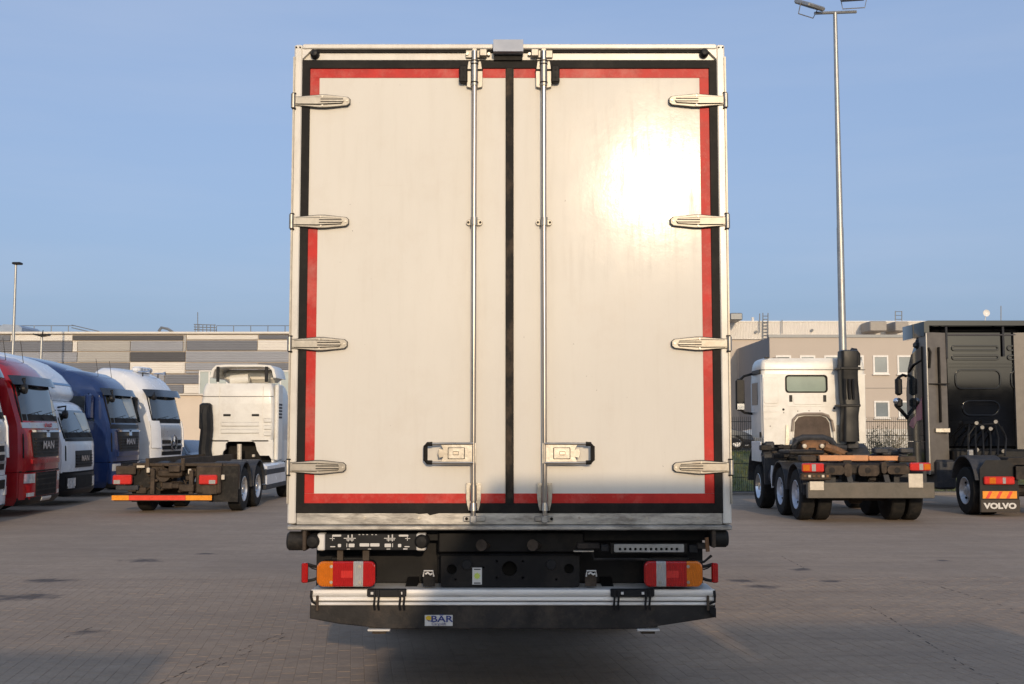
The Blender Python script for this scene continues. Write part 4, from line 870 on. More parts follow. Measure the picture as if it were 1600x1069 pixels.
def man_cab(label, loc, rz, paint, kind):
    t = thing('tractor_unit' if kind != 'tgl' else 'delivery_truck', label, 'truck', loc, rz)
    if kind == 'tgl':
        prof = [(.8,0,1.14,.2,-1.75),(1.0,.02,1.15,.2,-1.75),(1.5,.0,1.15,.2,-1.75),(1.62,-.03,1.14,.2,-1.75),(2.3,-.25,1.08,.25,-1.75),(2.5,-.38,1.02,.3,-1.7),(2.62,-.6,.95,.35,-1.65),(2.66,-.9,.8,.4,-1.5)]
        ws, gr, bump_t, hl = (1.66,2.36), (.92,1.34), .8, .58
    else:
        prof = [(.95,.02,1.22,.24,-2.2),(1.3,.03,1.23,.24,-2.2),(1.9,.0,1.23,.24,-2.2),(2.02,-.03,1.22,.24,-2.2),(2.85,-.25,1.19,.3,-2.2),(3.05,-.34,1.16,.36,-2.2),(3.3,-.55,1.1,.45,-2.2),(3.48,-.85,1.02,.5,-2.15),(3.58,-1.25,.9,.5,-2.1),(3.62,-1.6,.8,.4,-2.0)]
        ws, gr, bump_t, hl = (2.06,2.86), (1.26,1.86), .95, .82
    c = Cab(prof)
    c.body('cab', paint, t)
    lowp = [(.24,-.05,prof[0][2]-.06,.25,-.62),(.34,.03,prof[0][2]+.0,.25,-.62),(bump_t-.01,.03,prof[0][2]+.01,.24,-.62)]
    lo = Cab(lowp); dark_bumper = kind == 'tgl'
    bmp = lo.body('bumper', plastic_dark if dark_bumper else paint, t, nz=8)
    lo.patch('bumper_lip', plastic_dark, bmp, -1, 1, .24, .4, .02, .04)
    for s in (-1,1):                                            # steps and arch
        M().prism([(-.62,.35),(-.62,bump_t),(-.75,bump_t),(-.86,.98),(-1.4,1.12),(-1.95,.98),(-2.05,.6),(-2.15,.6),(-2.15,1.2),(-.62,1.2)], 'x', s*.98, s*(prof[0][2]-.005)).build('wheel_arch', plastic_dark if dark_bumper else paint, t)
        u0, u1 = (.58,.9) if not dark_bumper else (.55,.86)
        h_ = lo.patch('headlight', lamp_glass, t, s*u0, s*u1, hl-.11, hl+.09, .02, .05, nu=5)
        lo.patch('headlight_rim', plastic_dark, h_, s*(u0-.05), s*(u1+.04), hl-.14, hl+.12, .012, .04, nu=5)
        lo.patch('fog_light', lamp_glass, t, s*.6, s*.84, .42, .5, .02, .05, nu=5)
        dw = c.side('side_window', glass, t, s, [(-.55,ws[0]+.05),(-1.55,ws[0]+.05),(-1.55,ws[1]-.05),(-.75,ws[1]-.05)] if kind!='tgl' else [(-.5,1.7),(-1.4,1.7),(-1.4,2.25),(-.65,2.25)])
        c.side('door_line', plastic_dark, t, s, [(-1.68,1.1),(-1.7,1.1),(-1.7,ws[1]+.03),(-1.68,ws[1]+.03)], .004)
        c.side('door_handle', plastic_dark, t, s, [(-1.35,ws[0]-.28),(-1.58,ws[0]-.28),(-1.58,ws[0]-.22),(-1.35,ws[0]-.22)], .03)
    c.patch('windscreen', glass, t, -.9, .9, ws[0], ws[1], .012, .03, 14, 5, top=(-.86,.86))
    if kind == 'tgl':
        c.patch('grille', plastic_dark, t, -.52, .52, gr[0], gr[1], .015, .03)
        for z in np.linspace(gr[0]+.06, gr[1]-.14, 4): c.patch('grille_slat', chassis_dirty, t, -.5, .5, z, z+.035, .035, .03, nv=1)
        text('grille_lettering', 'MAN', .2, (0, c.S(0,1.16)[1]+.045, 1.14), chrome, t, 1, 1.3, .004)
        c.patch('scuttle', plastic_dark, t, -.9, .9, 1.58, 1.655, .014, .03)
        lo.patch('lower_grille', seal_black, t, -.5, .5, .42, .72, .018, .03)
        front_mirror(t, c, .8, 2.42, .1, .11)
    else:
        gcol = plastic_dark
        c.patch('grille', gcol, t, -.62, .62, gr[0], gr[1], .015, .03, top=(-.72,.72))
        for z in np.linspace(gr[0]+.06, gr[1]-.22, 5): c.patch('grille_slat', chassis_dirty, t, -.58, .58, z, z+.04, .035, .03, nv=1)
        text('grille_lettering', 'MAN', .24, (0, c.S(0,1.5)[1]+.05, 1.52), chrome, t, 1, 1.35, .006)
        for s in (-1,1): c.patch('grille_chrome', chrome, t, s*.72, 0, gr[1]-.05, gr[1]-.005, .045, .04, nv=1, top=(s*.74,s*.1))
        c.patch('lion_badge', chrome, t, -.09, .09, gr[1]-.16, gr[1]-.06, .05, .03, nv=1)
        c.patch('front_band', silver if paint is man_red else plastic_dark, t, -.93, .93, 1.9, 2.02, .012, .03)
        if paint is man_red: text('front_lettering', '18.440', .13, (-.1, c.S(0,1.96)[1]+.03, 1.96), man_red, t, 1, 1.3, .002)
        c.patch('grille_bar', paint, t, -.7, .7, 1.12, 1.22, .03, .04)
        lo.patch('lower_grille', seal_black, t, -.52, .52, .42, .93, .022, .03)
        for z in (.52,.64,.76,.86): lo.patch('lower_grille_slat', chassis_dirty, t, -.5, .5, z, z+.03, .034, .02, nv=1)
        for s in (-1,1): lo.patch('bumper_corner', paint, t, s*.54, s*.98, .36, .94, .015, .04, nu=6)
        lo.patch('number_plate', white_mark, t, -.24, .24, .29, .38, .03, .02)
        v = c.patch('sun_visor', mat('smoked_visor',(.02,.024,.03),.15,0,coat=.5), t, -.95, .95, 2.84, 3.04, .16, .03, 14, 3)
        for s in (-1,1): M().box(s*.95,s*1.0,c.S(0,2.95)[1]-.2,c.S(.9,2.95)[1]+.05,2.9,2.94).build('visor_bracket', plastic_dark, v)
        front_mirror(t, c, .8, 2.95, .12, .12)
        for s in (-.5,.5): M().cyl(c.S(s,3.4,-.02), Vector(c.S(s,3.4))+Vector((0,-.1,.5)), .008, n=5).build('antenna', plastic_dark, t)
    wipers(t, c, ws[0]+.02)
    if paint is not man_red: c.patch('windscreen_reflection', mat('painted_reflection',(.5,.47,.36),.3,0,.15,3,coat=.4), t, -.82, -.2, ws[0]+.16, ws[1]-.06, .016, .02, top=(-.8,.05))  # pale reflection in the glass, painted as a cream patch
    else: c.patch('windscreen_reflection', mat('painted_reflection',(.5,.47,.36),.3,0,.15,3,coat=.4), t, -.84, -.5, ws[0]+.12, ws[1]-.3, .016, .02, top=(-.82,-.62))  # smaller cream patch, same painted reflection
    c.patch('dashboard_edge', seal_black, t, -.88, .88, ws[0]+.005, ws[0]+.14, .0155, .02)
    for s in (-1,1): c.patch('pillar_gap', seal_black, t, s*.9, s*.925, bump_t+.3, ws[1], .01, .02, nu=2)
    c.patch('panel_gap', seal_black, t, -.97, .97, bump_t+.0, bump_t+.025, .008, .02, nv=1)
    mirrors(t, c, ws[0]+.45, -.62, plastic_dark if kind=='tgl' else paint, .72, .27, .3)
    chassis_back(t, 5.6)
    return t, c
def place(px_n, px_f, Dn, Df):       # near and far bottom front corners -> location, rotation
    a = Vector((X(px_n,Dn), Dn, 0)); b = Vector((X(px_f,Df), Df, 0)); c = (a+b)/2
    d = (b-a).normalized()           # local -x (truck's left) direction points from near to far for trucks facing +x
    return (c.x, c.y, 0), math.atan2(-d.y, -d.x)
loc, rz = place(40, 101, 24.2, 26.7)
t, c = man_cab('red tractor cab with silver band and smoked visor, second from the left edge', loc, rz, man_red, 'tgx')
bc = M().lathe([(.09,0),(.1,.03),(.085,.14),(.05,.19),(.01,.2)], (.75,-.9,3.46), 'z', 12).build('beacon', mat('orange_beacon',(.8,.2,.02),.2,coat=.5), t)
M().cyl((.75,-.9,3.3),(.75,-.9,3.47), .05, n=8).build('beacon_foot', plastic_dark, bc)
loc, rz = place(103, 157, 27.6, 30.2)
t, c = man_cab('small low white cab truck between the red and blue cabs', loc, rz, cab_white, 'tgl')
rp = [(2.6,-.6,.95,.3,-2.4),(2.75,-.5,1.05,.3,-2.5),(3.0,-.6,1.1,.35,-2.6),(3.3,-.85,1.1,.4,-2.6),(3.6,-1.25,1.08,.45,-2.6),(3.8,-1.9,1.0,.45,-2.6),(3.86,-2.2,.9,.3,-2.55)]
fc = Cab(rp); fo = fc.body('roof_fairing', cab_white, t, nz=14); fc.patch('blue_stripe', mat('stripe_blue',(.1,.22,.4),.3), fo, -.99, .99, 3.0, 3.06, .006, .02)
loc, rz = place(177, 224, 31.6, 34.1)
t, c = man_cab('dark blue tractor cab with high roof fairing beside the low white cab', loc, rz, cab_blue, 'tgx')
rp = [(3.25,-1.2,1.14,.4,-3.1),(3.45,-1.3,1.14,.45,-3.3),(3.6,-1.55,1.13,.5,-3.4),(3.75,-1.95,1.12,.5,-3.5),(3.9,-2.5,1.1,.4,-3.55),(3.98,-2.9,1.05,.3,-3.55)]
fc = Cab(rp); fo = fc.body('roof_fairing', cab_blue, t, nz=12)
for s in (-1,1):
    M().prism([(-2.2,1.0),(-2.2,3.4),(-3.4,3.8),(-3.5,3.8),(-2.9,1.0)], 'x', s*1.2, s*1.17).build('side_fairing', cab_blue, t)
c.side('yellow_stripe', yellow_m, t, 1, [(-.55,1.32),(-1.1,1.32),(-1.1,1.38),(-.55,1.38)], .006)
# Actros-type
def actros(label, loc, rz):
    t = thing('tractor_unit', label, 'truck', loc, rz)
    prof = [(.95,.02,1.22,.26,-2.2),(1.3,.04,1.24,.26,-2.2),(1.95,.0,1.24,.26,-2.2),(2.05,-.03,1.23,.26,-2.2),(2.95,-.25,1.2,.32,-2.2),(3.15,-.34,1.18,.38,-2.2),(3.4,-.5,1.14,.45,-2.2),(3.6,-.75,1.08,.5,-2.2),(3.78,-1.15,1.0,.5,-2.15),(3.84,-1.6,.85,.4,-2.05)]
    c = Cab(prof); c.body('cab', cab_white, t)
    lo = Cab([(.26,-.03,1.17,.27,-.62),(.36,.04,1.23,.27,-.62),(.94,.05,1.24,.26,-.62)]); bmp = lo.body('bumper', cab_white, t, nz=8)
    lo.patch('bumper_lip', plastic_dark, bmp, -1, 1, .26, .36, .015, .03)
    for s in (-1,1):
        M().prism([(-.62,.4),(-.62,.95),(-.75,.95),(-.86,.98),(-1.4,1.12),(-1.95,.98),(-2.05,.6),(-2.15,.6),(-2.15,1.2),(-.62,1.2)], 'x', s*.98, s*1.215).build('wheel_arch', cab_white, t)
        lo.patch('headlight', lamp_glass, t, s*.62, s*.97, .55, .72, .02, .05, nu=6)
        c.side('side_window', glass, t, s, [(-.5,2.1),(-1.55,2.1),(-1.55,2.85),(-.72,2.85)])
        c.patch('corner_deflector', cab_white, t, s*.72, s*.99, 1.3, 2.15, .05, .05, nu=5)
        for z in (1.0,1.14): c.side('step_slot', plastic_dark, t, s, [(-.7,z),(-1.3,z),(-1.3,z+.05),(-.7,z+.05)], .006)
    c.patch('windscreen', glass, t, -.9, .9, 2.08, 2.92, .012, .03, 14, 5, top=(-.87,.87))
    c.patch('sun_visor', mat('smoked_visor',(.02,.024,.03)), t, -.97, .97, 2.92, 3.14, .2, .03, 14, 3)
    c.patch('front_panel', silver, t, -.7, .7, 1.62, 2.02, .012, .03)
    for i, (z0, z1, uw) in enumerate(((1.42,1.54,.6),(1.24,1.36,.6),(1.06,1.18,.62))):
        c.patch('grille_slot', seal_black, t, -uw, uw, z0, z1, .014, .03)
        c.patch('grille_slat', silver, t, -uw, uw, z1+.002, z1+.055, .035, .03, nv=1)
    lo.patch('lower_grille', seal_black, t, -.62, .62, .68, .86, .02, .03)
    y = c.S(0,1.45)[1]+.06; ring = M()
    n = 28; ro, ri = .25, .215
    def rp_(r, yy): return [(r*math.cos(2*math.pi*i/n), yy, 1.45+r*math.sin(2*math.pi*i/n)) for i in range(n)]
    ring.loft([rp_(ri,y),rp_(ro,y),rp_(ro,y+.03),rp_(ri,y+.03),rp_(ri,y)], False)
    for a in (90,210,330):
        a = R_(a); d = Vector((math.cos(a),0,math.sin(a))); p_ = Vector((-math.sin(a),0,math.cos(a))); o_ = Vector((0,y,1.45))
        ring.loft([[o_-d*.03, o_+p_*.045, o_+d*ri, o_-p_*.045], [v+Vector((0,.04,0)) for v in (o_-d*.03, o_+p_*.045, o_+d*ri, o_-p_*.045)]])
    ring.build('star_emblem', chrome, t)
    c.patch('dashboard_edge', seal_black, t, -.88, .88, 2.085, 2.22, .0155, .02)
    for s in (-1,1): c.patch('pillar_gap', seal_black, t, s*.9, s*.925, 2.16, 2.92, .01, .02, nu=2)
    wipers(t, c, 2.1); mirrors(t, c, 2.5, -.62, plastic_dark, .8, .27, .3); front_mirror(t, c, .85, 3.0, .03, .1)
    lb = M().box(-.55,.55,-1.15,-.9,3.72,3.9,.05).build('roof_light_bar', cab_white, t)
    for k in range(4): M().box(-.46+.24*k,-.28+.24*k,-.905,-.89,3.77,3.85,.01).build('roof_light', lamp_glass, lb)
    for s in (-.6,.6):
        M().cyl((s,-.75,3.45),(s,-.75,3.72), .02, n=6).build('horn_mount', plastic_dark, t); M().lathe([(.02,-.2),(.03,.1),(.06,.2)], (s,-.7,3.72), 'y', 10).build('air_horn', chrome, t)
    chassis_back(t, 5.6); return t
loc, rz = place(243, 291, 35.3, 37.8); actros('white tractor cab with large star emblem, last in the left row', loc, rz)
loc, rz = place(-58, 19, 20.9, 23.3); actros('white tractor cab cut off by the left edge of the picture', loc, rz)

# ------------------------------------------------------------------ REAR-FACING TRACTORS
def fender(parent, x0, x1, yc, zc, r, m_, a0=10, a1=170, th=.03, name='fender', n=14):
    pts = [(yc+r*math.cos(R_(a0+(a1-a0)*i/n)), zc+r*math.sin(R_(a0+(a1-a0)*i/n))) for i in range(n+1)]
    pin = [(yc+(r-th)*math.cos(R_(a0+(a1-a0)*i/n)), zc+(r-th)*math.sin(R_(a0+(a1-a0)*i/n))) for i in range(n+1)]
    m = M()
    for i in range(n): m.loft([[(x0,*pts[i]),(x0,*pts[i+1]),(x0,*pin[i+1]),(x0,*pin[i])],[(x1,*pts[i]),(x1,*pts[i+1]),(x1,*pin[i+1]),(x1,*pin[i])]])
    o = m.build(name, m_, parent)
    xa = x1 if abs(x1) > abs(x0) else x0     # outer lip
    return o
def rear_cab(name, m_, parent, x0, x1, y0, y1, zs, r=.12):     # zs: (z, inset_x, inset_front)
    rings = []
    for z, ix, iy in zs:
        a, b = x0+ix, x1-ix; rings.append([(p[0],p[1],z) for p in rrect(a, b, y0+iy*.2, y1-iy, r, 4)])
    return M().loft(rings).build(name, m_, parent, 40)

# ---- left: white MAN-type 6x2 tractor seen from behind
D1 = 25.4
A = thing('tractor_unit', 'white tractor seen from behind with orange-red reflective rear bar', 'truck', (X(255,D1), D1, 0), world=True)
xa0, xa1 = X(181,D1), X(333,D1); xc1 = (xa0+xa1)/2
rb = M().box(xa0, xa1, D1-.04, D1+.08, Z(783,D1), Z(772,D1), .01).build('under_run_bar', chassis_dirty, A)
for a, b, mm in ((178.5,205,reflect_orange),(205.3,293,reflect_red),(293.3,334,reflect_orange)):
    M().box(X(a,D1), X(b,D1), D1-.047, D1-.0405, Z(781.5,D1), Z(774,D1)).build('reflective_strip', mm, rb)
for px in (240, 300): M().box(X(px-3,D1), X(px+3,D1), D1+.0, D1+.1, Z(774,D1), Z(735,D1)).build('bar_bracket', chassis_brown, rb)
for a, b in ((179,208),(313,341)):
    l = M().box(X(a,D1), X(b,D1), D1-.05, D1+.06, Z(757,D1), Z(742,D1), .02).build('tail_light', red_bright, A)
    M().box(X(a+2 if a<250 else b-12,D1), X(a+12 if a<250 else b-2,D1), D1-.056, D1-.049, Z(756,D1), Z(750,D1)).build('clear_lens', clear_l, l)
M().box(X(183,D1), X(218,D1), D1+.0, D1+.1, Z(766,D1), Z(758.5,D1), .01).build('number_plate_holder', fender_grey, A)
M().box(X(318,D1), X(340,D1), D1+.02, D1+.05, Z(772,D1), Z(757.5,D1)).build('lamp_bracket', chassis_brown, A)
# frame
M().box(xc1-.44, xc1-.36, D1+.1, D1+7.0, .95, 1.22).box(xc1+.36, xc1+.44, D1+.1, D1+7.0, .95, 1.22).build('chassis', chassis_brown, A)
M().box(X(190,D1), X(335,D1), D1+.45, D1+.6, Z(745,D1), Z(727,D1), .02).build('rear_crossmember', chassis_dirty, A)
M().box(X(181,D1), X(212,D1), D1+.06, D1+.12, Z(742,D1), Z(728,D1), .02).build('lamp_bracket', chassis_brown, A)
M().box(X(306,D1), X(345,D1), D1+.06, D1+.3, Z(772,D1), Z(728,D1), .03).build('lamp_bracket', chassis_brown, A)
M().box(X(205,D1), X(345,D1), D1+.15, D1+.6, Z(729,D1), Z(724,D1), .01).build('frame_top_plate', chassis_brown, A)
m = M()
rnd = random.Random(5)
for i in range(44):
    px, py = rnd.uniform(200, 318), rnd.uniform(727, 768); y = D1+rnd.uniform(.08,.7); s = rnd.uniform(.04,.12); x_, _, z_ = U(px,py,y)
    M().box(x_-s, x_+s*1.3, y-s, y+s, z_-s*.7, z_+s*.7, .015).build('chassis_fitting', chassis_brown, A)
for i in range(16):
    a = Vector(U(rnd.uniform(215,320), rnd.uniform(725,760), D1+.1)); b = a+Vector((rnd.uniform(-.5,.5), .2, rnd.uniform(-.4,.2))); M().tube([a, (a+b)/2+Vector((0,0,-.12)), b], .018, 5).build('air_line', chassis_brown, A)
M().cyl(U(255,742,D1+.15), U(262,742,D1+.7), .16, n=14).build('air_tank', chassis_brown, A); M().box(X(243,D1), X(283,D1), D1+.1, D1+.5, Z(747,D1), Z(733,D1), .05).build('coupling_ramp', chassis_brown, A)
for px, py in ((232,735),(297,737),(349,746)): M().box(X(px-2.5,D1), X(px+2.5,D1), D1+.03, D1+.07, Z(py+4,D1), Z(py-4,D1), .01).build('marker_light', cream_plate, A)
M().box(X(214,D1), X(226,D1), D1+.05, D1+.08, Z(731,D1), Z(727.5,D1)).build('marker_light', cream_plate, A)
# axles
yR, y2, yF = D1+.9, D1+2.3, D1+6.3; xo1 = X(386, yR)-.02
hw = 1.2; xcA = xo1-hw
for y in (yR, y2):
    for s in (-1, 1):
        wheel(A, xcA+s*(hw-.16), y, .5, .31, s, rim_mat=mat('bright_rim',(.6,.6,.6),.3,.7,dirt=(.25,.22,.18),dirt_amt=.4), n=30)
        if y == y2: wheel(A, xcA+s*(hw-.52), y, .5, .31, s, n=22)
        fender(A, xcA+s*(hw-.66), xcA+s*(hw+.02), y, .52, .62, fender_grey, 0, 180)
for s in (-1,1):
    M().box(xcA+s*(hw-.64), xcA+s*(hw+.0), yR-.68, yR-.65, .24, 1.05).build('mudflap', rubber, A)
    M().box(xcA+s*.5, xcA+s*(hw+.01), yR-.66, yR-.5, .55, 1.1, .03).build('fender_bracket', chassis_brown, A)
    wheel(A, xcA+s*(hw-.17), yF, .5, .33, s, n=24)
    M().cyl((xcA-1,(yR if s<0 else y2),.5),(xcA+1,(yR if s<0 else y2),.5), .1, n=10).build('axle', chassis_dirty, A)
# side tank / boxes right
sp = M().box(xcA+hw-.35, xcA+hw+.03, y2+.75, yF-.8, .42, 1.0, .05).build('side_skirt', cab_white, A)
M().box(xcA+hw-.3, xcA+hw+.036, y2+.74, yF-.78, .36, .5, .02).build('skirt_step', fender_grey, A); M().box(xcA+hw-.3, xcA+hw+.036, y2+.7, yF-1.0, .72, .88, .02).build('skirt_panel', fender_grey, A)
# cab
yC = D1+5.0; cx0, cx1 = X(313,yC), X(427,yC); 
zc0, zc1 = Z(720,yC), Z(602,yC)
cw = cx1-cx0; cmid = (cx0+cx1)/2
m_cab = [(Z(690,yC),.03,0),(Z(670,yC),.0,0),(Z(632,yC),.0,0),(Z(629,yC),.004,.0),(Z(612,yC),.03,.1),(Z(603,yC),.06,.25),(Z(599,yC),.1,.4)]
cabA = rear_cab('cab', cab_cream, A, cx0, cx1, yC, yC+2.2, m_cab, .1)
# lower rear with an arch for the engine
arch = [(cx0+.02,Z(722,yC)),(X(347,yC),Z(722,yC)),(X(349,yC),Z(706,yC)),(X(353,yC),Z(702,yC)),(X(353,yC),Z(694,yC)),(X(358,yC),Z(688,yC)),(X(392,yC),Z(688,yC)),(X(399,yC),Z(692,yC)),(X(402,yC),Z(704,yC)),(X(407,yC),Z(712,yC)),(X(421,yC),Z(712,yC)),(X(425,yC),Z(718,yC)),(cx1-.005,Z(718,yC)),(cx1-.005,Z(688,yC)),(cx0+.02,Z(688,yC))]
plate('cab_lower_back', [arch], yC+.0, yC+.1, cab_cream, cabA)
M().box(cx1-.06, cx1-.004, yC+.1, yC+2.1, Z(735,yC), Z(690,yC)).box(cx0+.004, cx0+.06, yC+.1, yC+2.1, Z(735,yC), Z(690,yC)).build('cab_lower_side', cab_cream, cabA)
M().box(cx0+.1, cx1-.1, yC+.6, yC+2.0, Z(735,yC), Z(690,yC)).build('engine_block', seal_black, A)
for a in (348.5, 393): M().box(X(a,yC), X(a+11.5,yC), yC-.012, yC+.02, Z(650.5,yC), Z(647,yC), .004).build('vent_slot', plastic_dark, cabA)
for py in (619.5,): M().box(cx0+.01, cx1-.01, yC-.004, yC+.01, Z(py+.35,yC), Z(py-.35,yC)).build('panel_joint', chassis_dirty, cabA)
for px in (342, 410): M().box(X(px,yC)-.006, X(px,yC)+.006, yC-.006, yC+.01, Z(684,yC), Z(604,yC)).build('panel_joint', post_white, cabA)
for a, b, py in ((345,405,663),(345,405,674),(412,424,657),(412,424,668),(412,424,678)):
    M().box(X(a,yC), X(b,yC), yC-.018, yC+.01, Z(py+3.2,yC), Z(py-3.2,yC), .012).build('pressed_panel', cab_cream, cabA)
# roof spoiler, open to the rear
yS = yC-.05; sx0, sx1 = X(326,yS), X(430,yS); zs0, zs1 = Z(590,yS), Z(570,yS)
out_ = [(sx0,zs0),(sx0+.06,zs1-.12),(sx0+.16,zs1-.02),(sx0+.4,zs1),(sx1-.4,zs1),(sx1-.16,zs1-.02),(sx1-.06,zs1-.12),(sx1,zs0)]
inn_ = [(sx1-.07,zs0),(sx1-.12,zs1-.14),(sx1-.2,zs1-.07),(sx1-.42,zs1-.05),(sx0+.42,zs1-.05),(sx0+.2,zs1-.07),(sx0+.12,zs1-.14),(sx0+.07,zs0)]
spm = plate('roof_spoiler', [out_+inn_], yS, yS+1.3, cab_cream, cabA, .004)
M().box(sx0+.1, sx1-.1, yS+1.0, yS+1.4, zs0-.1, zs1-.08, .1).build('spoiler_front', cab_cream, cabA)
for px in (339, 415): M().box(X(px-2.5,yS), X(px+2.5,yS), yS-.03, yS+.0, Z(597,yS), Z(573,yS), .01).build('spoiler_strut', plastic_dark, spm)
M().cyl((cmid-.3,yS+.5,zs0-.05),(cmid+.2,yS+.5,zs0+.0), .14, n=12).build('roof_horn_cover', cab_cream, spm)
# black air intake on the left
m = M(); m.tube([U(322,726,yC-.12), U(320,702,yC-.12), U(323,672,yC-.12), U(322,650,yC-.12), U(323,636,yC-.12)], [.2,.17,.17,.18,.14], 10); m.box(X(314,yC), X(332,yC), yC-.25, yC-.02, Z(672,yC), Z(630,yC), .05)
m.build('air_intake', plastic_dark, A)
M().cyl(U(374,722,yC-.3), U(374,694,yC-.3), .06, n=10).build('post', cream_plate, A)
for a in (349, 399): M().box(X(a-2,yC), X(a+2,yC), yC-.2, yC-.1, Z(714,yC), Z(710,yC), .01).build('marker_light', cream_plate, A)
M().box(X(338,yC), X(440,yC), yC-.5, yC-.1, Z(733,yC), Z(722,yC), .05).build('catwalk', chassis_dirty, A)
M().tube([U(317,722,yC-.1), U(312,735,yC-.15), U(308,745,yC-.2)], .03, 6).build('fender_edge', cab_cream, A)
# cab flank (right side): dark slats of the side fairing
xs_ = cx1
sf = M().box(xs_-.01, xs_+.1, yC+.15, yC+.75, Z(720,yC), Z(600,yC), .03).build('side_fairing', cab_cream, A)
for py in range(632, 655, 5): M().box(xs_+.098, xs_+.106, yC+.22, yC+.62, Z(py+1.5,yC), Z(py-1.5,yC)).build('fairing_slot', plastic_dark, sf)

# ---- right: white tipper tractor (8x4 look) with black snorkel
D2 = 22.6
B = thing('tractor_unit', 'white tipper chassis seen from behind with black intake stack and orange beam', 'truck', (X(1357,D2), D2, 0), world=True)
def b2(name, a, b, c, d_, y0, y1, mm, par=None, bv=.008, D=None):
    D = D or D2
    return M().box(X(a,D), X(b,D), y0, y1, Z(d_,D), Z(c,D), bv).build(name, mm, par or B)
ubar = b2('under_run_bar', 1259, 1456, 753.5, 778.5, D2-.06, D2+.06, mat('grey_under_run',(.11,.1,.085),.5,.2,.2,6,dirt=(.17,.14,.11),dirt_amt=.5), None, .01)
for a in (1322, 1380): M().prism([(X(a,D2),Z(742,D2)),(X(a+8,D2),Z(742,D2)),(X(a+14,D2),Z(765,D2)),(X(a+5,D2),Z(765,D2))], 'y', D2+.06, D2+.14).build('bar_bracket', fender_grey, ubar)
for a, b, c_, d_ in ((1252,1286,724,738),(1420,1452.5,723,736)):
    l = b2('tail_light', a, b, c_, d_, D2-.03, D2+.06, red_bright, None, .02)
    w3 = (b-a)/3
    fl = a < 1300
    b2('amber_lens', a+1 if fl else b-w3, a+w3 if fl else b-1, c_+2, d_-2, D2-.036, D2-.029, amber, l, .004)
    b2('clear_lens', a+w3*1.3, a+w3*1.85, c_+1.5, d_-1.5, D2-.036, D2-.029, clear_l, l, .004)
b2('lamp_box', 1250, 1297, 739, 750.5, D2-.02, D2+.1, chassis_brown, None, .02)
for i in range(6): b2('box_fitting', 1254+i*7, 1258+i*7, 742, 746, D2-.03, D2-.019, cream_plate if i in (1,4) else rust, None, .004)
b2('reflector_plate', 1262, 1284, 752, 766, D2-.075, D2-.061, cream_plate, ubar); b2('reflector_plate', 1415.5, 1438, 740, 762, D2-.075, D2-.061, cream_plate, ubar)
ob = b2('orange_beam', 1280, 1356, 711.5, 720.5, D2+.3, D2+.42, orange_beam, None, .01, D2+.3); b2('orange_beam', 1357, 1409, 712.5, 720, D2+.3, D2+.42, orange_beam, None, .01, D2+.3)
b2('beam_end', 1255, 1279, 712, 722, D2+.2, D2+.5, chassis_brown, None, .02); b2('beam_end', 1410, 1436, 713, 723, D2+.2, D2+.5, chassis_brown, None, .02)
xcB = X(1357, D2)
M().box(xcB-.46, xcB-.37, D2+.2, D2+6.5, .95, 1.24).box(xcB+.37, xcB+.46, D2+.2, D2+6.5, .95, 1.24).build('chassis', chassis_dirty, B)
b2('rear_crossmember', 1290, 1420, 724, 742, D2+.1, D2+.25, chassis_dirty, None, .03)
m = M()
for a, b, c_, d_ in ((1288,1318,728,742),(1340,1372,727,744),(1376,1384,722,740),(1385,1420,728,741),(1318,1330,724,745)):
    poly = rrect(X(a,D2), X(b,D2), Z(d_,D2), Z(c_,D2), .07, 3); m.prism(poly, 'y', D2-.0, D2+.12)
m.build('spring_hanger', chassis_brown, B)
for a in (1300, 1356, 1402): M().cyl(U(a,735,D2-.02), U(a,735,D2+.1), .06, n=12).build('shackle_pin', chassis_dirty, B)
rnd = random.Random(9); m = M()
for i in range(22):
    px, py = rnd.uniform(1300,1410), rnd.uniform(722,765); y = D2+rnd.uniform(.2,1.2); s = rnd.uniform(.04,.1); x_, _, z_ = U(px,py,y); M().box(x_-s,x_+s*1.4,y-s,y+s,z_-s*.6,z_+s*.6,.015).build('chassis_fitting', chassis_dirty, B)
hwB = 1.25; yb1, yb2, ybF = D2+1.0, D2+2.35, D2+4.6
pale_rim = mat('pale_rim',(.55,.58,.64),.35,.3,.08,8,dirt=(.3,.28,.25),dirt_amt=.3)
for y in (yb1, yb2):
    for s in (-1,1):
        wheel(B, xcB+s*(hwB-.15), y, .52, .3, s, rim_mat=pale_rim); wheel(B, xcB+s*(hwB-.5), y, .52, .3, s, n=22)
        fender(B, xcB+s*(hwB-.66), xcB+s*(hwB+.02), y, .54, .64, fender_grey, 5, 175)
    M().cyl((xcB-1,y,.52),(xcB+1,y,.52), .13, n=10).lathe([(.1,-.2),(.22,-.1),(.22,.1),(.1,.2)], (xcB,y,.55), 'x', 12).build('axle', chassis_dirty, B)
for s in (-1,1):
    wheel(B, xcB+s*(hwB-.18), ybF, .52, .34, s, rim_mat=chrome)
    M().box(xcB+s*(hwB-.66), xcB+s*hwB, yb1-.69, yb1-.66, .55, 1.12).build('mudflap', fender_grey, B)
    fender(B, xcB+s*(hwB-.6), xcB+s*(hwB+.03), ybF, .62, .92, fender_grey, 0, 180, name='front_fender')
    M().box(xcB+s*(hwB-.6), xcB+s*(hwB+.03), ybF-.97, ybF-.92, .6, 1.3).build('fender_panel', fender_grey, B)
M().cyl((xcB-hwB+.3,D2+3.6,.8),(xcB-hwB+.3,D2+3.1,.8), .27, n=16).build('air_tank', fender_grey, B); M().tube([(xcB-hwB+.05,D2+3.2,1.05),(xcB-hwB+.03,D2+3.2,.8),(xcB-hwB+.05,D2+3.2,.55)], .03, 6).build('tank_strap', cab_white, B)
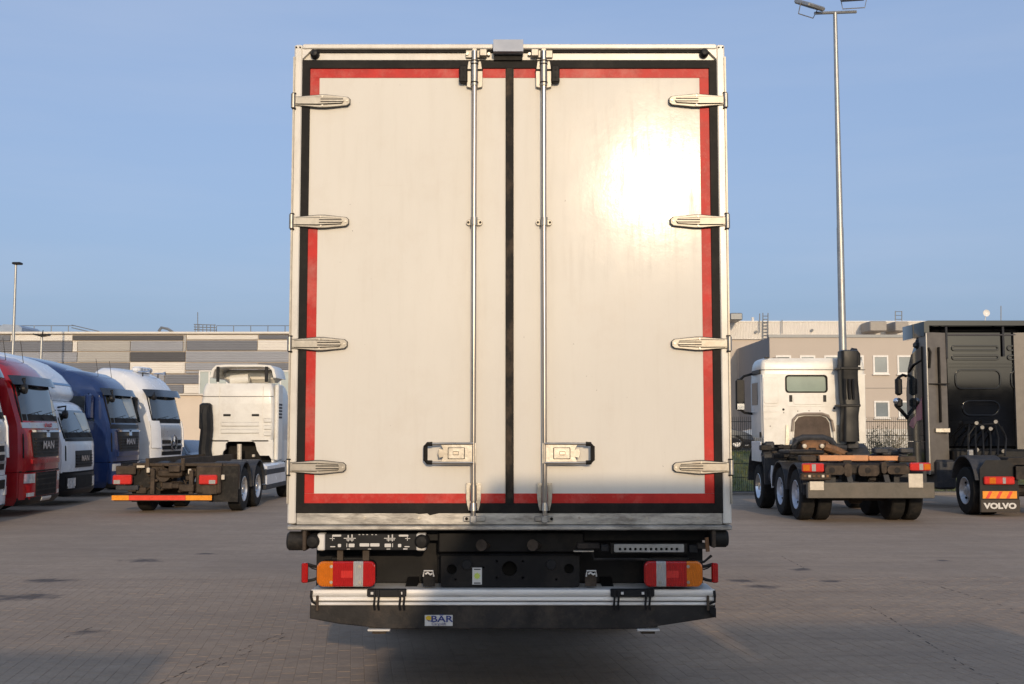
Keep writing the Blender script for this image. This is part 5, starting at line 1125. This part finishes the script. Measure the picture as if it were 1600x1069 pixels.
# cab
yK = D2+3.9
kx0, kx1 = X(1190,yK), X(1355,yK)
def kz(py): return Z(py, yK)
cabB = rear_cab('cab', cab_cream, B, kx0, kx1, yK, yK+1.2, [(kz(684),.02,0),(kz(676),.0,0),(kz(600),.0,0),(kz(580),.015,.05),(kz(577.5),.02,.06),(kz(576.5),.012,.06),(kz(567),.03,.12),(kz(562),.06,.2),(kz(559.5),.11,.3)], .09)
# rear skin with engine-tunnel opening and lower edge
skin = [(kx0+.05,kz(692)),(X(1198,yK),kz(695)),(X(1222,yK),kz(694)),(X(1230,yK),kz(697)),(X(1236,yK),kz(693)),(X(1238,yK),kz(672)),(X(1240,yK),kz(656)),(X(1246,yK),kz(649)),(X(1256,yK),kz(647)),(X(1284,yK),kz(647)),(X(1293,yK),kz(650)),(X(1298,yK),kz(658)),(X(1301,yK),kz(672)),(X(1303,yK),kz(693)),(X(1310,yK),kz(697)),(X(1318,yK),kz(694)),(kx1-.05,kz(692)),(kx1-.04,kz(585)),(kx0+.04,kz(585))]
hole = rrect(X(1228.5,yK), X(1293,yK), kz(613), kz(587), .07, 4)
sk = plate('rear_skin', [skin, hole], yK-.035, yK-.002, cab_cream, cabB, .008)
gl = plate('rear_window', [rrect(X(1228.5,yK)+.01, X(1293,yK)-.01, kz(612.5), kz(587.5), .07, 4)], yK-.014, yK-.004, mat('green_tint_glass',(.3,.36,.3),.06,0,.1,1,rvar=.02), cabB)
plate('window_gasket', [rrect(X(1227.5,yK), X(1294,yK), kz(614), kz(586), .08, 4), rrect(X(1230,yK), X(1291.5,yK), kz(611.8), kz(588.2), .06, 4)], yK-.045, yK-.03, seal_black, gl)
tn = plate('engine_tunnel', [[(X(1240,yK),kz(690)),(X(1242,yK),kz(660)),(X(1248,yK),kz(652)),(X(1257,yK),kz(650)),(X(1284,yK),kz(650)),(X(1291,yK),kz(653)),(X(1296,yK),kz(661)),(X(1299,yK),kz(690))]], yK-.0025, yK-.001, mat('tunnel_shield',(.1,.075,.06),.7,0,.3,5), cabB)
rimp = [(X(1237,yK),kz(674)),(X(1239,yK),kz(656)),(X(1246,yK),kz(648.5)),(X(1256,yK),kz(646.5)),(X(1284,yK),kz(646.5)),(X(1293,yK),kz(649.5)),(X(1299,yK),kz(658)),(X(1302,yK),kz(674))]
M().tube([(p[0],yK-.045,p[1]) for p in rimp], .035, 6).build('tunnel_trim', mat('tunnel_trim_brown',(.28,.23,.19),.6), cabB)
for a in (1233.5, 1286.5): M().box(X(a,yK), X(a+5,yK), yK-.045, yK-.03, kz(628), kz(617.5), .012).build('vent', plastic_dark, cabB)
for a, b in ((1224,640),(1303.5,638)): M().cyl((X(a,yK),yK-.045,kz(b)),(X(a,yK),yK-.03,kz(b)), .028, n=12).build('grommet', plastic_dark, cabB)
for a, b in ((1246.5,642.5),(1264,642),(1281,642),(1224.5,645),(1303,643),(1203,666)): M().cyl((X(a,yK),yK-.042,kz(b)),(X(a,yK),yK-.03,kz(b)), .012, n=8).build('bolt', plastic_dark, cabB)
plate('pressed_rib', [rrect(X(1194,yK), X(1216,yK), kz(630), kz(590), .05)], yK-.045, yK-.034, cab_cream, cabB, .008)
plate('pressed_rib', [rrect(X(1241,yK), X(1284,yK), kz(632), kz(616), .03)], yK-.045, yK-.034, cab_cream, cabB, .008)
for py in (634, 643, 654): M().box(X(1194,yK), X(1214,yK), yK-.042, yK-.034, kz(py+1), kz(py-1), .003).build('pressed_rib', cab_cream, cabB)
M().box(X(1234,yK), X(1292,yK), yK-.042, yK-.034, kz(635.3), kz(634.3), .002).build('pressed_rib', cab_cream, cabB)
M().box(kx0+.01, kx1-.01, yK-.006, yK+.02, kz(578.2), kz(577.4)).build('panel_seam', chassis_dirty, cabB)
for a in (1194, 1342): M().box(X(a,yK)-.005, X(a,yK)+.005, yK-.038, yK-.03, kz(688), kz(590)).build('panel_seam', post_white, cabB)
for a in (1229, 1308):
    M().prism([(X(a-3.5,yK),kz(697)),(X(a+3.5,yK),kz(697)),(X(a+1.5,yK),kz(664)),(X(a-1.5,yK),kz(664))], 'y', yK-.07, yK-.036).build('cab_mount', steel, cabB)
    M().box(X(a-7,yK), X(a+5,yK), yK-.12, yK-.03, kz(707), kz(696), .03).build('mount_bracket', cream_plate, cabB)
M().box(X(1196,yK), X(1203,yK), yK-.04, yK-.0, kz(560.5), kz(558), .0).box(X(1215,yK), X(1240,yK), yK+.3, yK+.9, kz(559.5)-.01, kz(557.5)).build('roof_hatch', plastic_dark, cabB)
# cab flank lower panel, dark strip
M().box(kx0-.012, kx0+.02, yK+.1, yK+1.1, kz(722), kz(690), .01).build('flank_panel', cab_white, cabB)
M().box(kx0-.02, kx0+.01, yK+.05, yK+.9, kz(584), kz(577), .008).build('rain_strip', plastic_dark, cabB)
M().box(kx0-.012, kx0+.01, yK+.35, yK+.95, kz(632), kz(597)).build('side_window', glass, cabB)
M().box(kx0-.02, kx0+.0, yK+.06, yK+.16, kz(684), kz(675), .02).build('flap', plastic_dark, cabB)
# mirrors
ym = yK+1.0
for s in (-1, 1):
    if s < 0: a, b, c_, d_ = 1150.5, 1164, 592, 642
    else: a, b, c_, d_ = 1338, 1350.5, 590, 634
    mr = M().box(X(a,ym), X(b,ym), ym-.07, ym+.1, Z(d_,ym), Z(c_,ym), .05).build('side_mirror', plastic_dark, B)
    M().box(X(a,ym)+.02, X(b,ym)-.02, ym-.075, ym-.069, Z(d_,ym)+.03, Z(d_-11,ym)).build('mirror_glass', chrome, mr); M().box(X(a,ym)+.02, X(b,ym)-.02, ym-.075, ym-.069, Z(d_-14,ym), Z(c_,ym)-.03).build('mirror_glass', plastic_dark, mr)
    xe = kx0+.03 if s < 0 else kx1-.03; xm_ = (X(a,ym)+X(b,ym))/2
    M().tube([(xe,ym,Z(584,ym)),(xm_-s*.1,ym,Z(588,ym)),(xm_,ym,Z(594,ym))], .035, 6).build('mirror_arm', plastic_dark, mr); M().tube([(xe,ym,Z(647,ym)),(xm_-s*.1,ym,Z(645,ym)),(xm_,ym,Z(640,ym))], .035, 6).build('mirror_arm', plastic_dark, mr)
# intake stack
yT = yK-.3
def kt(px, py, dy=0): return U(px, py, yT+dy)
st = M()
def srect(px0, px1, py, y0, y1): 
    a, b = kt(px0,py)[0], kt(px1,py)[0]; z_ = kt(px0,py)[2]; return [(p[0],p[1],z_) for p in rrect(a, b, yT+y0, yT+y1, .06, 3)]
st.loft([srect(1315,1340,690,-.2,.2), srect(1315,1339,668,-.2,.2), srect(1315.5,1339,650,-.18,.2), srect(1315,1341,632,-.2,.2), srect(1314,1341,622,-.16,.22), srect(1313,1339,600,-.16,.22), srect(1312,1338,585,-.18,.22), srect(1311.5,1338,560,-.22,.22), srect(1311.5,1338,549,-.2,.2), srect(1314,1336,547.5,-.15,.15)])
so = st.build('intake_stack', mat('stack_plastic',(.02,.02,.02),.38,0,.2,6,dirt=(.05,.045,.04),dirt_amt=.5), B)
hk = M(); hk.tube([kt(1330,549.5), kt(1336,550), kt(1339,554), kt(1340,562), kt(1339.5,571)], [.09,.09,.08,.075,.07], 10); hk.build('stack_cowl', plastic_dark, so)
for px in (1320, 1327, 1333): M().tube([kt(px,592,-.2), kt(px,610,-.2), kt(px+1,624,-.19)], .032, 8).build('stack_rib', plastic_dark, so)
for py in (576, 634): M().box(kt(1309,py)[0], kt(1340.5,py)[0], yT-.22, yT+.22, Z(py+2,yT), Z(py-2,yT), .01).build('stack_clamp', plastic_dark, so)
# engine bay clutter
M().tube([kt(1240,700), kt(1244,688), kt(1254,684), kt(1286,684), kt(1298,688), kt(1306,698), kt(1322,700)], .075, 8).build('cab_crossbar', fender_grey, B)
M().tube([kt(1238,715), kt(1240,698), kt(1248,690)], .07, 8).build('hose', plastic_dark, B)
eg = M().box(kt(1252,700)[0], kt(1294,700)[0], yT-.1, yT+.6, Z(714,yT), Z(688,yT), .05).build('gearbox', rust, B)
for a in (1256.5, 1284): M().lathe([(.02,-.06),(.05,-.05),(.05,.02)], kt(a,697,-.15), 'y', 10).build('lifting_eye', cream_plate, eg)
M().tube([kt(1288,698,-.2), kt(1306,704,-.2), kt(1324,713,-.2)], .1, 8).build('exhaust_pipe', rust, B)
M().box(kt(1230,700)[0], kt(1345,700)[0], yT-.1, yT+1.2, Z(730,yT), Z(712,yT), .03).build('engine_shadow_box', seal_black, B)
for a, b in ((1197,1212),(1326,1345)): M().box(kt(a,700)[0], kt(b,700)[0], yT+.1, yT+.2, Z(702,yT), Z(690,yT), .03).build('air_filter', fender_grey, B)
b2('deck_plate', 1225, 1280, 703, 710, D2+1.6, D2+2.6, chassis_dirty, None, .03, D2+2)
rnd = random.Random(21); m = M()
for i in range(16):
    px, py = rnd.uniform(1190,1345), rnd.uniform(698,716); y = yT+rnd.uniform(-.6,.1); s = rnd.uniform(.04,.1); x_, _, z_ = U(px,py,y); M().box(x_-s,x_+s*1.5,y-s,y+s,z_-s*.6,z_+s*.6,.015).build('engine_fitting', chassis_dirty, B)
m = M()
for i in range(10):
    px, py = rnd.uniform(1362,1420), rnd.uniform(702,714); y = D2+rnd.uniform(.5,1.4); s = rnd.uniform(.05,.12); x_, _, z_ = U(px,py,y); M().box(x_-s,x_+s*1.5,y-s,y+s,z_-s*.5,z_+s*.5,.02).build('deck_fitting', fender_grey, B)
m = M(); m.tube([U(1370,706,D2+1), U(1390,702,D2+1), U(1408,706,D2+1)], .06, 6); m.build('deck_hose', fender_grey, B)

# ---- far right: black tractor
D3 = 24.8
V = thing('tractor_unit', 'black tractor at the right edge with red tail lamp and lettered mudflap', 'truck', (X(1600,D3), D3, 0), world=True)
VB = D3+2.2
vx0 = X(1451,VB); vx1 = vx0+2.75; vmid = (vx0+vx1)/2
def vz(py): return Z(py, VB)
rx0 = X(1487,VB)
vc = rear_cab('cab', cab_black, V, vx0+.12, vx1-.12, VB+.35, VB+1.55, [(vz(745),.02,0),(vz(700),.0,0),(vz(545),.0,.06),(vz(525),.04,.25),(vz(512),.1,.5)], .2)
bk = M().box(rx0, vx1-(rx0-vx0), VB+.25, VB+.7, vz(700), vz(516), .04).build('cab_back', cab_black, V)
def vplate(name, a, b, c_, d_, dep=.02, mm=cab_black, r=.05): return plate(name, [rrect(X(a,VB), X(b,VB), vz(d_), vz(c_), r)], VB+.25-dep, VB+.252, mm, bk, .006)
def vrim(a, b, c_, d_, r=.08): 
    return plate('pressed_rib', [rrect(X(a,VB), X(b,VB), vz(d_), vz(c_), r), rrect(X(a,VB)+.022, X(b,VB)-.022, vz(d_)+.022, vz(c_)-.022, r*.8)], VB+.218, VB+.252, cab_black, bk, .01)
for dx in (0, 88):
    vrim(1497+dx, 1571+dx, 539, 547, .1); vrim(1497+dx, 1571+dx, 554, 561.5, .1); vrim(1501+dx, 1573+dx, 577, 608, .16); vrim(1511+dx, 1570+dx, 626, 650, .2)
for py in (567.5, 573): M().box(rx0+.02, vx1-(rx0-vx0)-.02, VB+.235, VB+.252, vz(py+.8), vz(py-.8), .003).build('pressed_rib', cab_black, bk)
for a, b, py in ((1509,1570,619.5),(1509,1570,632),(1490,1500,632),(1490,1600,656)): M().box(X(a,VB), X(b,VB), VB+.235, VB+.252, vz(py+1), vz(py-1), .003).build('pressed_rib', cab_black, bk)
M().cyl((X(1578,VB),VB+.2,vz(556)),(X(1578,VB),VB+.2,vz(508)), .03, n=8).cyl((X(1488,VB),VB+.2,vz(560)),(X(1488,VB),VB+.2,vz(508)), .03, n=8).build('spoiler_strut', fender_grey, bk)
M().cyl((rx0+.02,VB+.2,vz(522)),(vx1-.5,VB+.2,vz(522)), .02, n=6).build('crossbar', chrome, bk)
# roof spoiler (open back) : top shell + side
so_ = [(vx0,vz(524)),(vx0,vz(502)),(vx0+.1,vz(500.5)),(vx1-.1,vz(500.5)),(vx1,vz(502)),(vx1,vz(524)),(vx1-.12,vz(524)),(vx1-.12,vz(508)),(vx0+.12,vz(508)),(vx0+.12,vz(524))]
plate('roof_spoiler', [so_], VB+.1, VB+1.6, cab_black, V, .004)
M().box(vx0+.13, vx1-.13, VB+1.2, VB+1.5, vz(522), vz(508)).build('spoiler_inside', plastic_dark, V)
for s_, (a, b) in ((-1, (1450, 1487)),):
    sfp = M().prism([(vx0+.02,VB+.05),(rx0,VB+.2),(rx0,VB+.3),(vx0+.02,VB+.55)], 'z', vz(741), vz(519)).build('side_fairing', panel_greyside, V)
    M().box(vx0-.0, vx0+.035, VB+.02, VB+.06, vz(742), vz(520), .01).build('fairing_edge', mat('pale_edge',(.4,.38,.34),.35,.4), sfp)
    for a_, b_, c_, d_ in ((1471.5,1474,542,660),): M().box(X(a_,VB), X(b_,VB), VB+.05, VB+.16, vz(d_), vz(c_), .008).build('fairing_seam', seal_black, sfp)
    M().box(X(1454,VB), X(1487,VB), VB+.03, VB+.16, vz(600.5), vz(599), .003).build('fairing_seam', seal_black, sfp); M().tube([(X(1456,VB),VB+.04,vz(575)),(X(1458,VB),VB+.03,vz(550)),(X(1455,VB),VB+.04,vz(543))], .03, 6).build('fairing_hose', seal_black, sfp)
    M().box(X(1463,VB), X(1486,VB), VB+.04, VB+.2, vz(676), vz(669), .01).build('fairing_clip', steel, sfp)
sf2 = M().prism([(vx1-.02,VB+.05),(vx1-(rx0-vx0),VB+.2),(vx1-(rx0-vx0),VB+.3),(vx1-.02,VB+.55)], 'z', vz(741), vz(519)).build('side_fairing', panel_greyside, V)
# cab flank visible on the left: door, window, decal, mirror
yd = VB+.6; xf = vx0+.12
M().prism([(VB+.3,vz(690)),(VB+1.35,vz(690)),(VB+1.4,vz(610)),(VB+1.25,vz(572)),(VB+1.0,vz(550)),(VB+.3,vz(540))], 'x', xf-.14, xf+.02).build('door', cab_black, V)
M().prism([(VB+.75,vz(645)),(VB+1.34,vz(652)),(VB+1.34,vz(610)),(VB+1.2,vz(580)),(VB+.75,vz(576))], 'x', xf-.15, xf-.139).build('side_window', glass, V)
M().prism([(VB+.35,vz(655)),(VB+.32,vz(620)),(VB+.5,vz(630)),(VB+.7,vz(636)),(VB+.75,vz(648)),(VB+1.1,vz(655)),(VB+1.25,vz(664)),(VB+.95,vz(670)),(VB+.7,vz(658))], 'x', xf-.146, xf-.139).build('magenta_decal', pink_m, V)
M().prism([(VB+.3,vz(745)),(VB+1.4,vz(745)),(VB+1.4,vz(691)),(VB+.3,vz(691))], 'x', xf-.13, xf+.02).build('lower_flank', cab_black, V)
M().tube([(xf-.15,VB+.3,vz(562)),(xf-.16,VB+.8,vz(567)),(xf-.15,VB+1.2,vz(578))], .02, 6).build('gutter', seal_black, V)
M().box(vx0-.03, vx0+.2, VB+.5, VB+.9, vz(543), vz(528), .08).build('roof_corner_lamp', plastic_dark, V)
ymv = VB+1.4; mv = M().box(X(1401,ymv), X(1411,ymv), ymv-.08, ymv+.1, Z(618,ymv), Z(590,ymv), .05).build('side_mirror', plastic_dark, V)
M().box(X(1399,ymv), X(1411,ymv), ymv-.08, ymv+.1, Z(637,ymv), Z(622,ymv), .05).build('wide_mirror', plastic_dark, mv); M().lathe([(.01,-.1),(.07,-.06),(.09,0)], U(1401,627,ymv), 'y', 12).build('mirror_glass', chrome, mv)
M().tube([(xf-.12,ymv,Z(588,ymv)),(X(1413,ymv),ymv,Z(586,ymv)),(X(1406,ymv),ymv,Z(590,ymv)),(X(1402,ymv),ymv,Z(600,ymv))], .04, 6).build('mirror_arm', plastic_dark, mv); M().tube([(X(1401,ymv),ymv,Z(634,ymv)),(X(1410,ymv),ymv,Z(643,ymv)),(xf-.12,ymv,Z(654,ymv))], .045, 6).build('mirror_arm', plastic_dark, mv)
# chassis, wheels, rear fender
vl = X(1512, D3)
xcV = vl+1.25
M().box(xcV-.46, xcV-.37, D3-.5, D3+4.5, .8, 1.08).box(xcV+.37, xcV+.46, D3-.5, D3+4.5, .8, 1.08).box(xcV-.46, xcV+.46, D3-.55, D3-.45, .8, 1.08).build('chassis', chassis_dirty, V)
for s in (-1,1):
    wheel(V, xcV+s*1.1, D3+.3, .52, .3, s); wheel(V, xcV+s*.75, D3+.3, .52, .3, s, n=22); wheel(V, xcV+s*1.1, D3+4.0, .52, .33, s, n=24)
    fender(V, xcV+s*.56, xcV+s*1.27, D3+.3, .6, .7, fender_grey, 15, 165)
M().cyl((xcV-1,D3+.3,.52),(xcV+1,D3+.3,.52), .13, n=10).build('axle', chassis_dirty, V)
DF = D3-.42
fx0, fx1 = X(1529,DF), X(1588,DF)
for dx in (0, 1.62):
    mf = M().prism([(fx0+dx-.02,Z(800.5,DF)),(fx1+dx+.02,Z(800.5,DF)),(fx1+dx,Z(742,DF)),(fx1+dx-.06,Z(728,DF)),(fx1+dx-.2,Z(719,DF)),(fx0+dx+.14,Z(719,DF)),(fx0+dx+.0,Z(732,DF))], 'y', DF, DF+.03).build('mudflap', plastic_dark, V)
    rlm = M().box(fx0+dx+.06, fx1+dx-.1, DF-.08, DF-.002, Z(757,DF), Z(744.5,DF), .02).build('tail_light', red_bright, mf)
    wl = (fx1-fx0-.16)
    M().box(fx0+dx+.07+wl*.58, fx0+dx+.07+wl*.68, DF-.086, DF-.079, Z(755.5,DF), Z(746,DF)).build('clear_lens', clear_l, rlm); M().box(fx0+dx+.07+wl*.15, fx0+dx+.07+wl*.35, DF-.086, DF-.079, Z(755.5,DF), Z(746,DF)).build('amber_lens', amber, rlm)
    M().box(fx0+dx, fx1+dx+.02, DF-.012, DF-.001, Z(800,DF), Z(781,DF)).build('flap_lower', mat('brown_flap',(.06,.05,.042),.6), mf)
    rp_ = M().box(fx0+dx+.04, fx1+dx-.04, DF-.014, DF-.001, Z(779,DF), Z(767.5,DF)).build('reflector_plate', reflect_orange, mf)
    for k in range(3): 
        xk = fx0+dx+.1+k*.22; M().prism([(xk,Z(778.8,DF)),(xk+.07,Z(778.8,DF)),(xk+.15,Z(768,DF)),(xk+.08,Z(768,DF))], 'y', DF-.018, DF-.0145).build('red_stripe', reflect_red, rp_)
    text('flap_lettering', 'VOLVO', .165, ((fx0+fx1)/2+dx, DF-.016, Z(791,DF)), white_mark, mf, -1, 1.25, .008)
# coupling hoses and fifth wheel
m = M()
for k in range(6):
    px = 1515+k*10; m.tube([U(px,664+3*(k%2),VB+.1), U(px-3+2*k,685,VB-.3), U(px+k,712,VB-.5)], .022, 6)
m.tube([U(1513,705,VB-.2), U(1514,680,VB-.2), U(1524,664,VB-.2), U(1560,662,VB-.2), U(1570,680,VB-.2), U(1571,708,VB-.2)], .02, 6)
m.build('coupling_hoses', plastic_dark, V)
for a, b in ((1526,661),(1556,659),(1535,668),(1548,670),(1568,705),(1527,703)): M().cyl(U(a,b,VB-.25), U(a,b,VB-.18), .045, n=10).build('hose_coupling', steel, V)
M().box(X(1539,D3), X(1546,D3), D3+.9, D3+1.0, Z(716,D3), Z(704,D3), .01).build('valve', clear_l, V)
M().prism([(xcV-.5,1.1),(xcV+.5,1.1),(xcV+.42,1.25),(xcV-.42,1.25)], 'y', D3-.1, D3+.8).build('fifth_wheel', chassis_dirty, V)
M().box(vx0+.15, vx0+.6, VB-.1, VB+1.6, .45, 1.15, .05).build('fuel_tank', fender_grey, V); M().box(X(1490,VB), X(1620,VB), VB-.05, VB+.6, vz(742), vz(702), .05).build('under_cab_box', plastic_dark, V)

# ------------------------------------------------------------------ what stands behind the photographer: parked trailers, a hall
def trailer(x0, yfront, h, length=11, wd=2.6):
    t = thing('box_trailer', 'white box trailer parked behind the photographer', 'trailer', (x0+wd/2, yfront, 0), 0, 'trailers behind the photographer')
    M().box(-wd/2, wd/2, -length, 0, 1.15, h, .02).build('cargo_box', box_white, t)
    M().box(-.45,.45,-length,-.1,.85,1.14).build('chassis', chassis_dirty, t)
    for s in (-1,1):
        for y in (-1.6,-2.9): wheel(t, s*1.05, y, .5, .32, s, n=20)
        M().box(s*.05, s*(wd/2-.08), .002, .05, 1.25, h-.12).build('door', door_m, t)
        M().box(s*.5, s*.6, -length+1.5, -length+1.6, 0, .9).build('landing_leg', steel, t)
        M().box(s*.75, s*1.15, -.02, .05, .85, 1.0).build('tail_light', red_l, t)
    M().box(-1.2,1.2,-.1,.02,.45,.58).build('under_run_bar', black_paint, t)
    return t
trailer(1.42, -5.0, 4.16, 11, 2.42); trailer(4.22, -6.2, 3.84); trailer(7.0, -6.4, 3.8); trailer(-3.3, -6.5, 3.6); trailer(-6.3, -6.6, 3.58)
trailer(10.4, -9.5, 4.0)
HB = thing('rear_hall', 'long dark hall across the yard behind the photographer', 'building', (0, -46, 0))
M().box(-70, 80, -12, 0, 0, 5.7).build('wall', mat('dark_hall_cladding',(.09,.085,.08),.8), HB)
M().box(-70.1, 80.1, -12.1, .12, 5.7, 5.95).build('roof_edge', roof_metal, HB)
for x in range(-60, 80, 10):
    d = M().box(x, x+4, .001, .06, 0, 4.2).build('roller_door', pan['l'], HB)
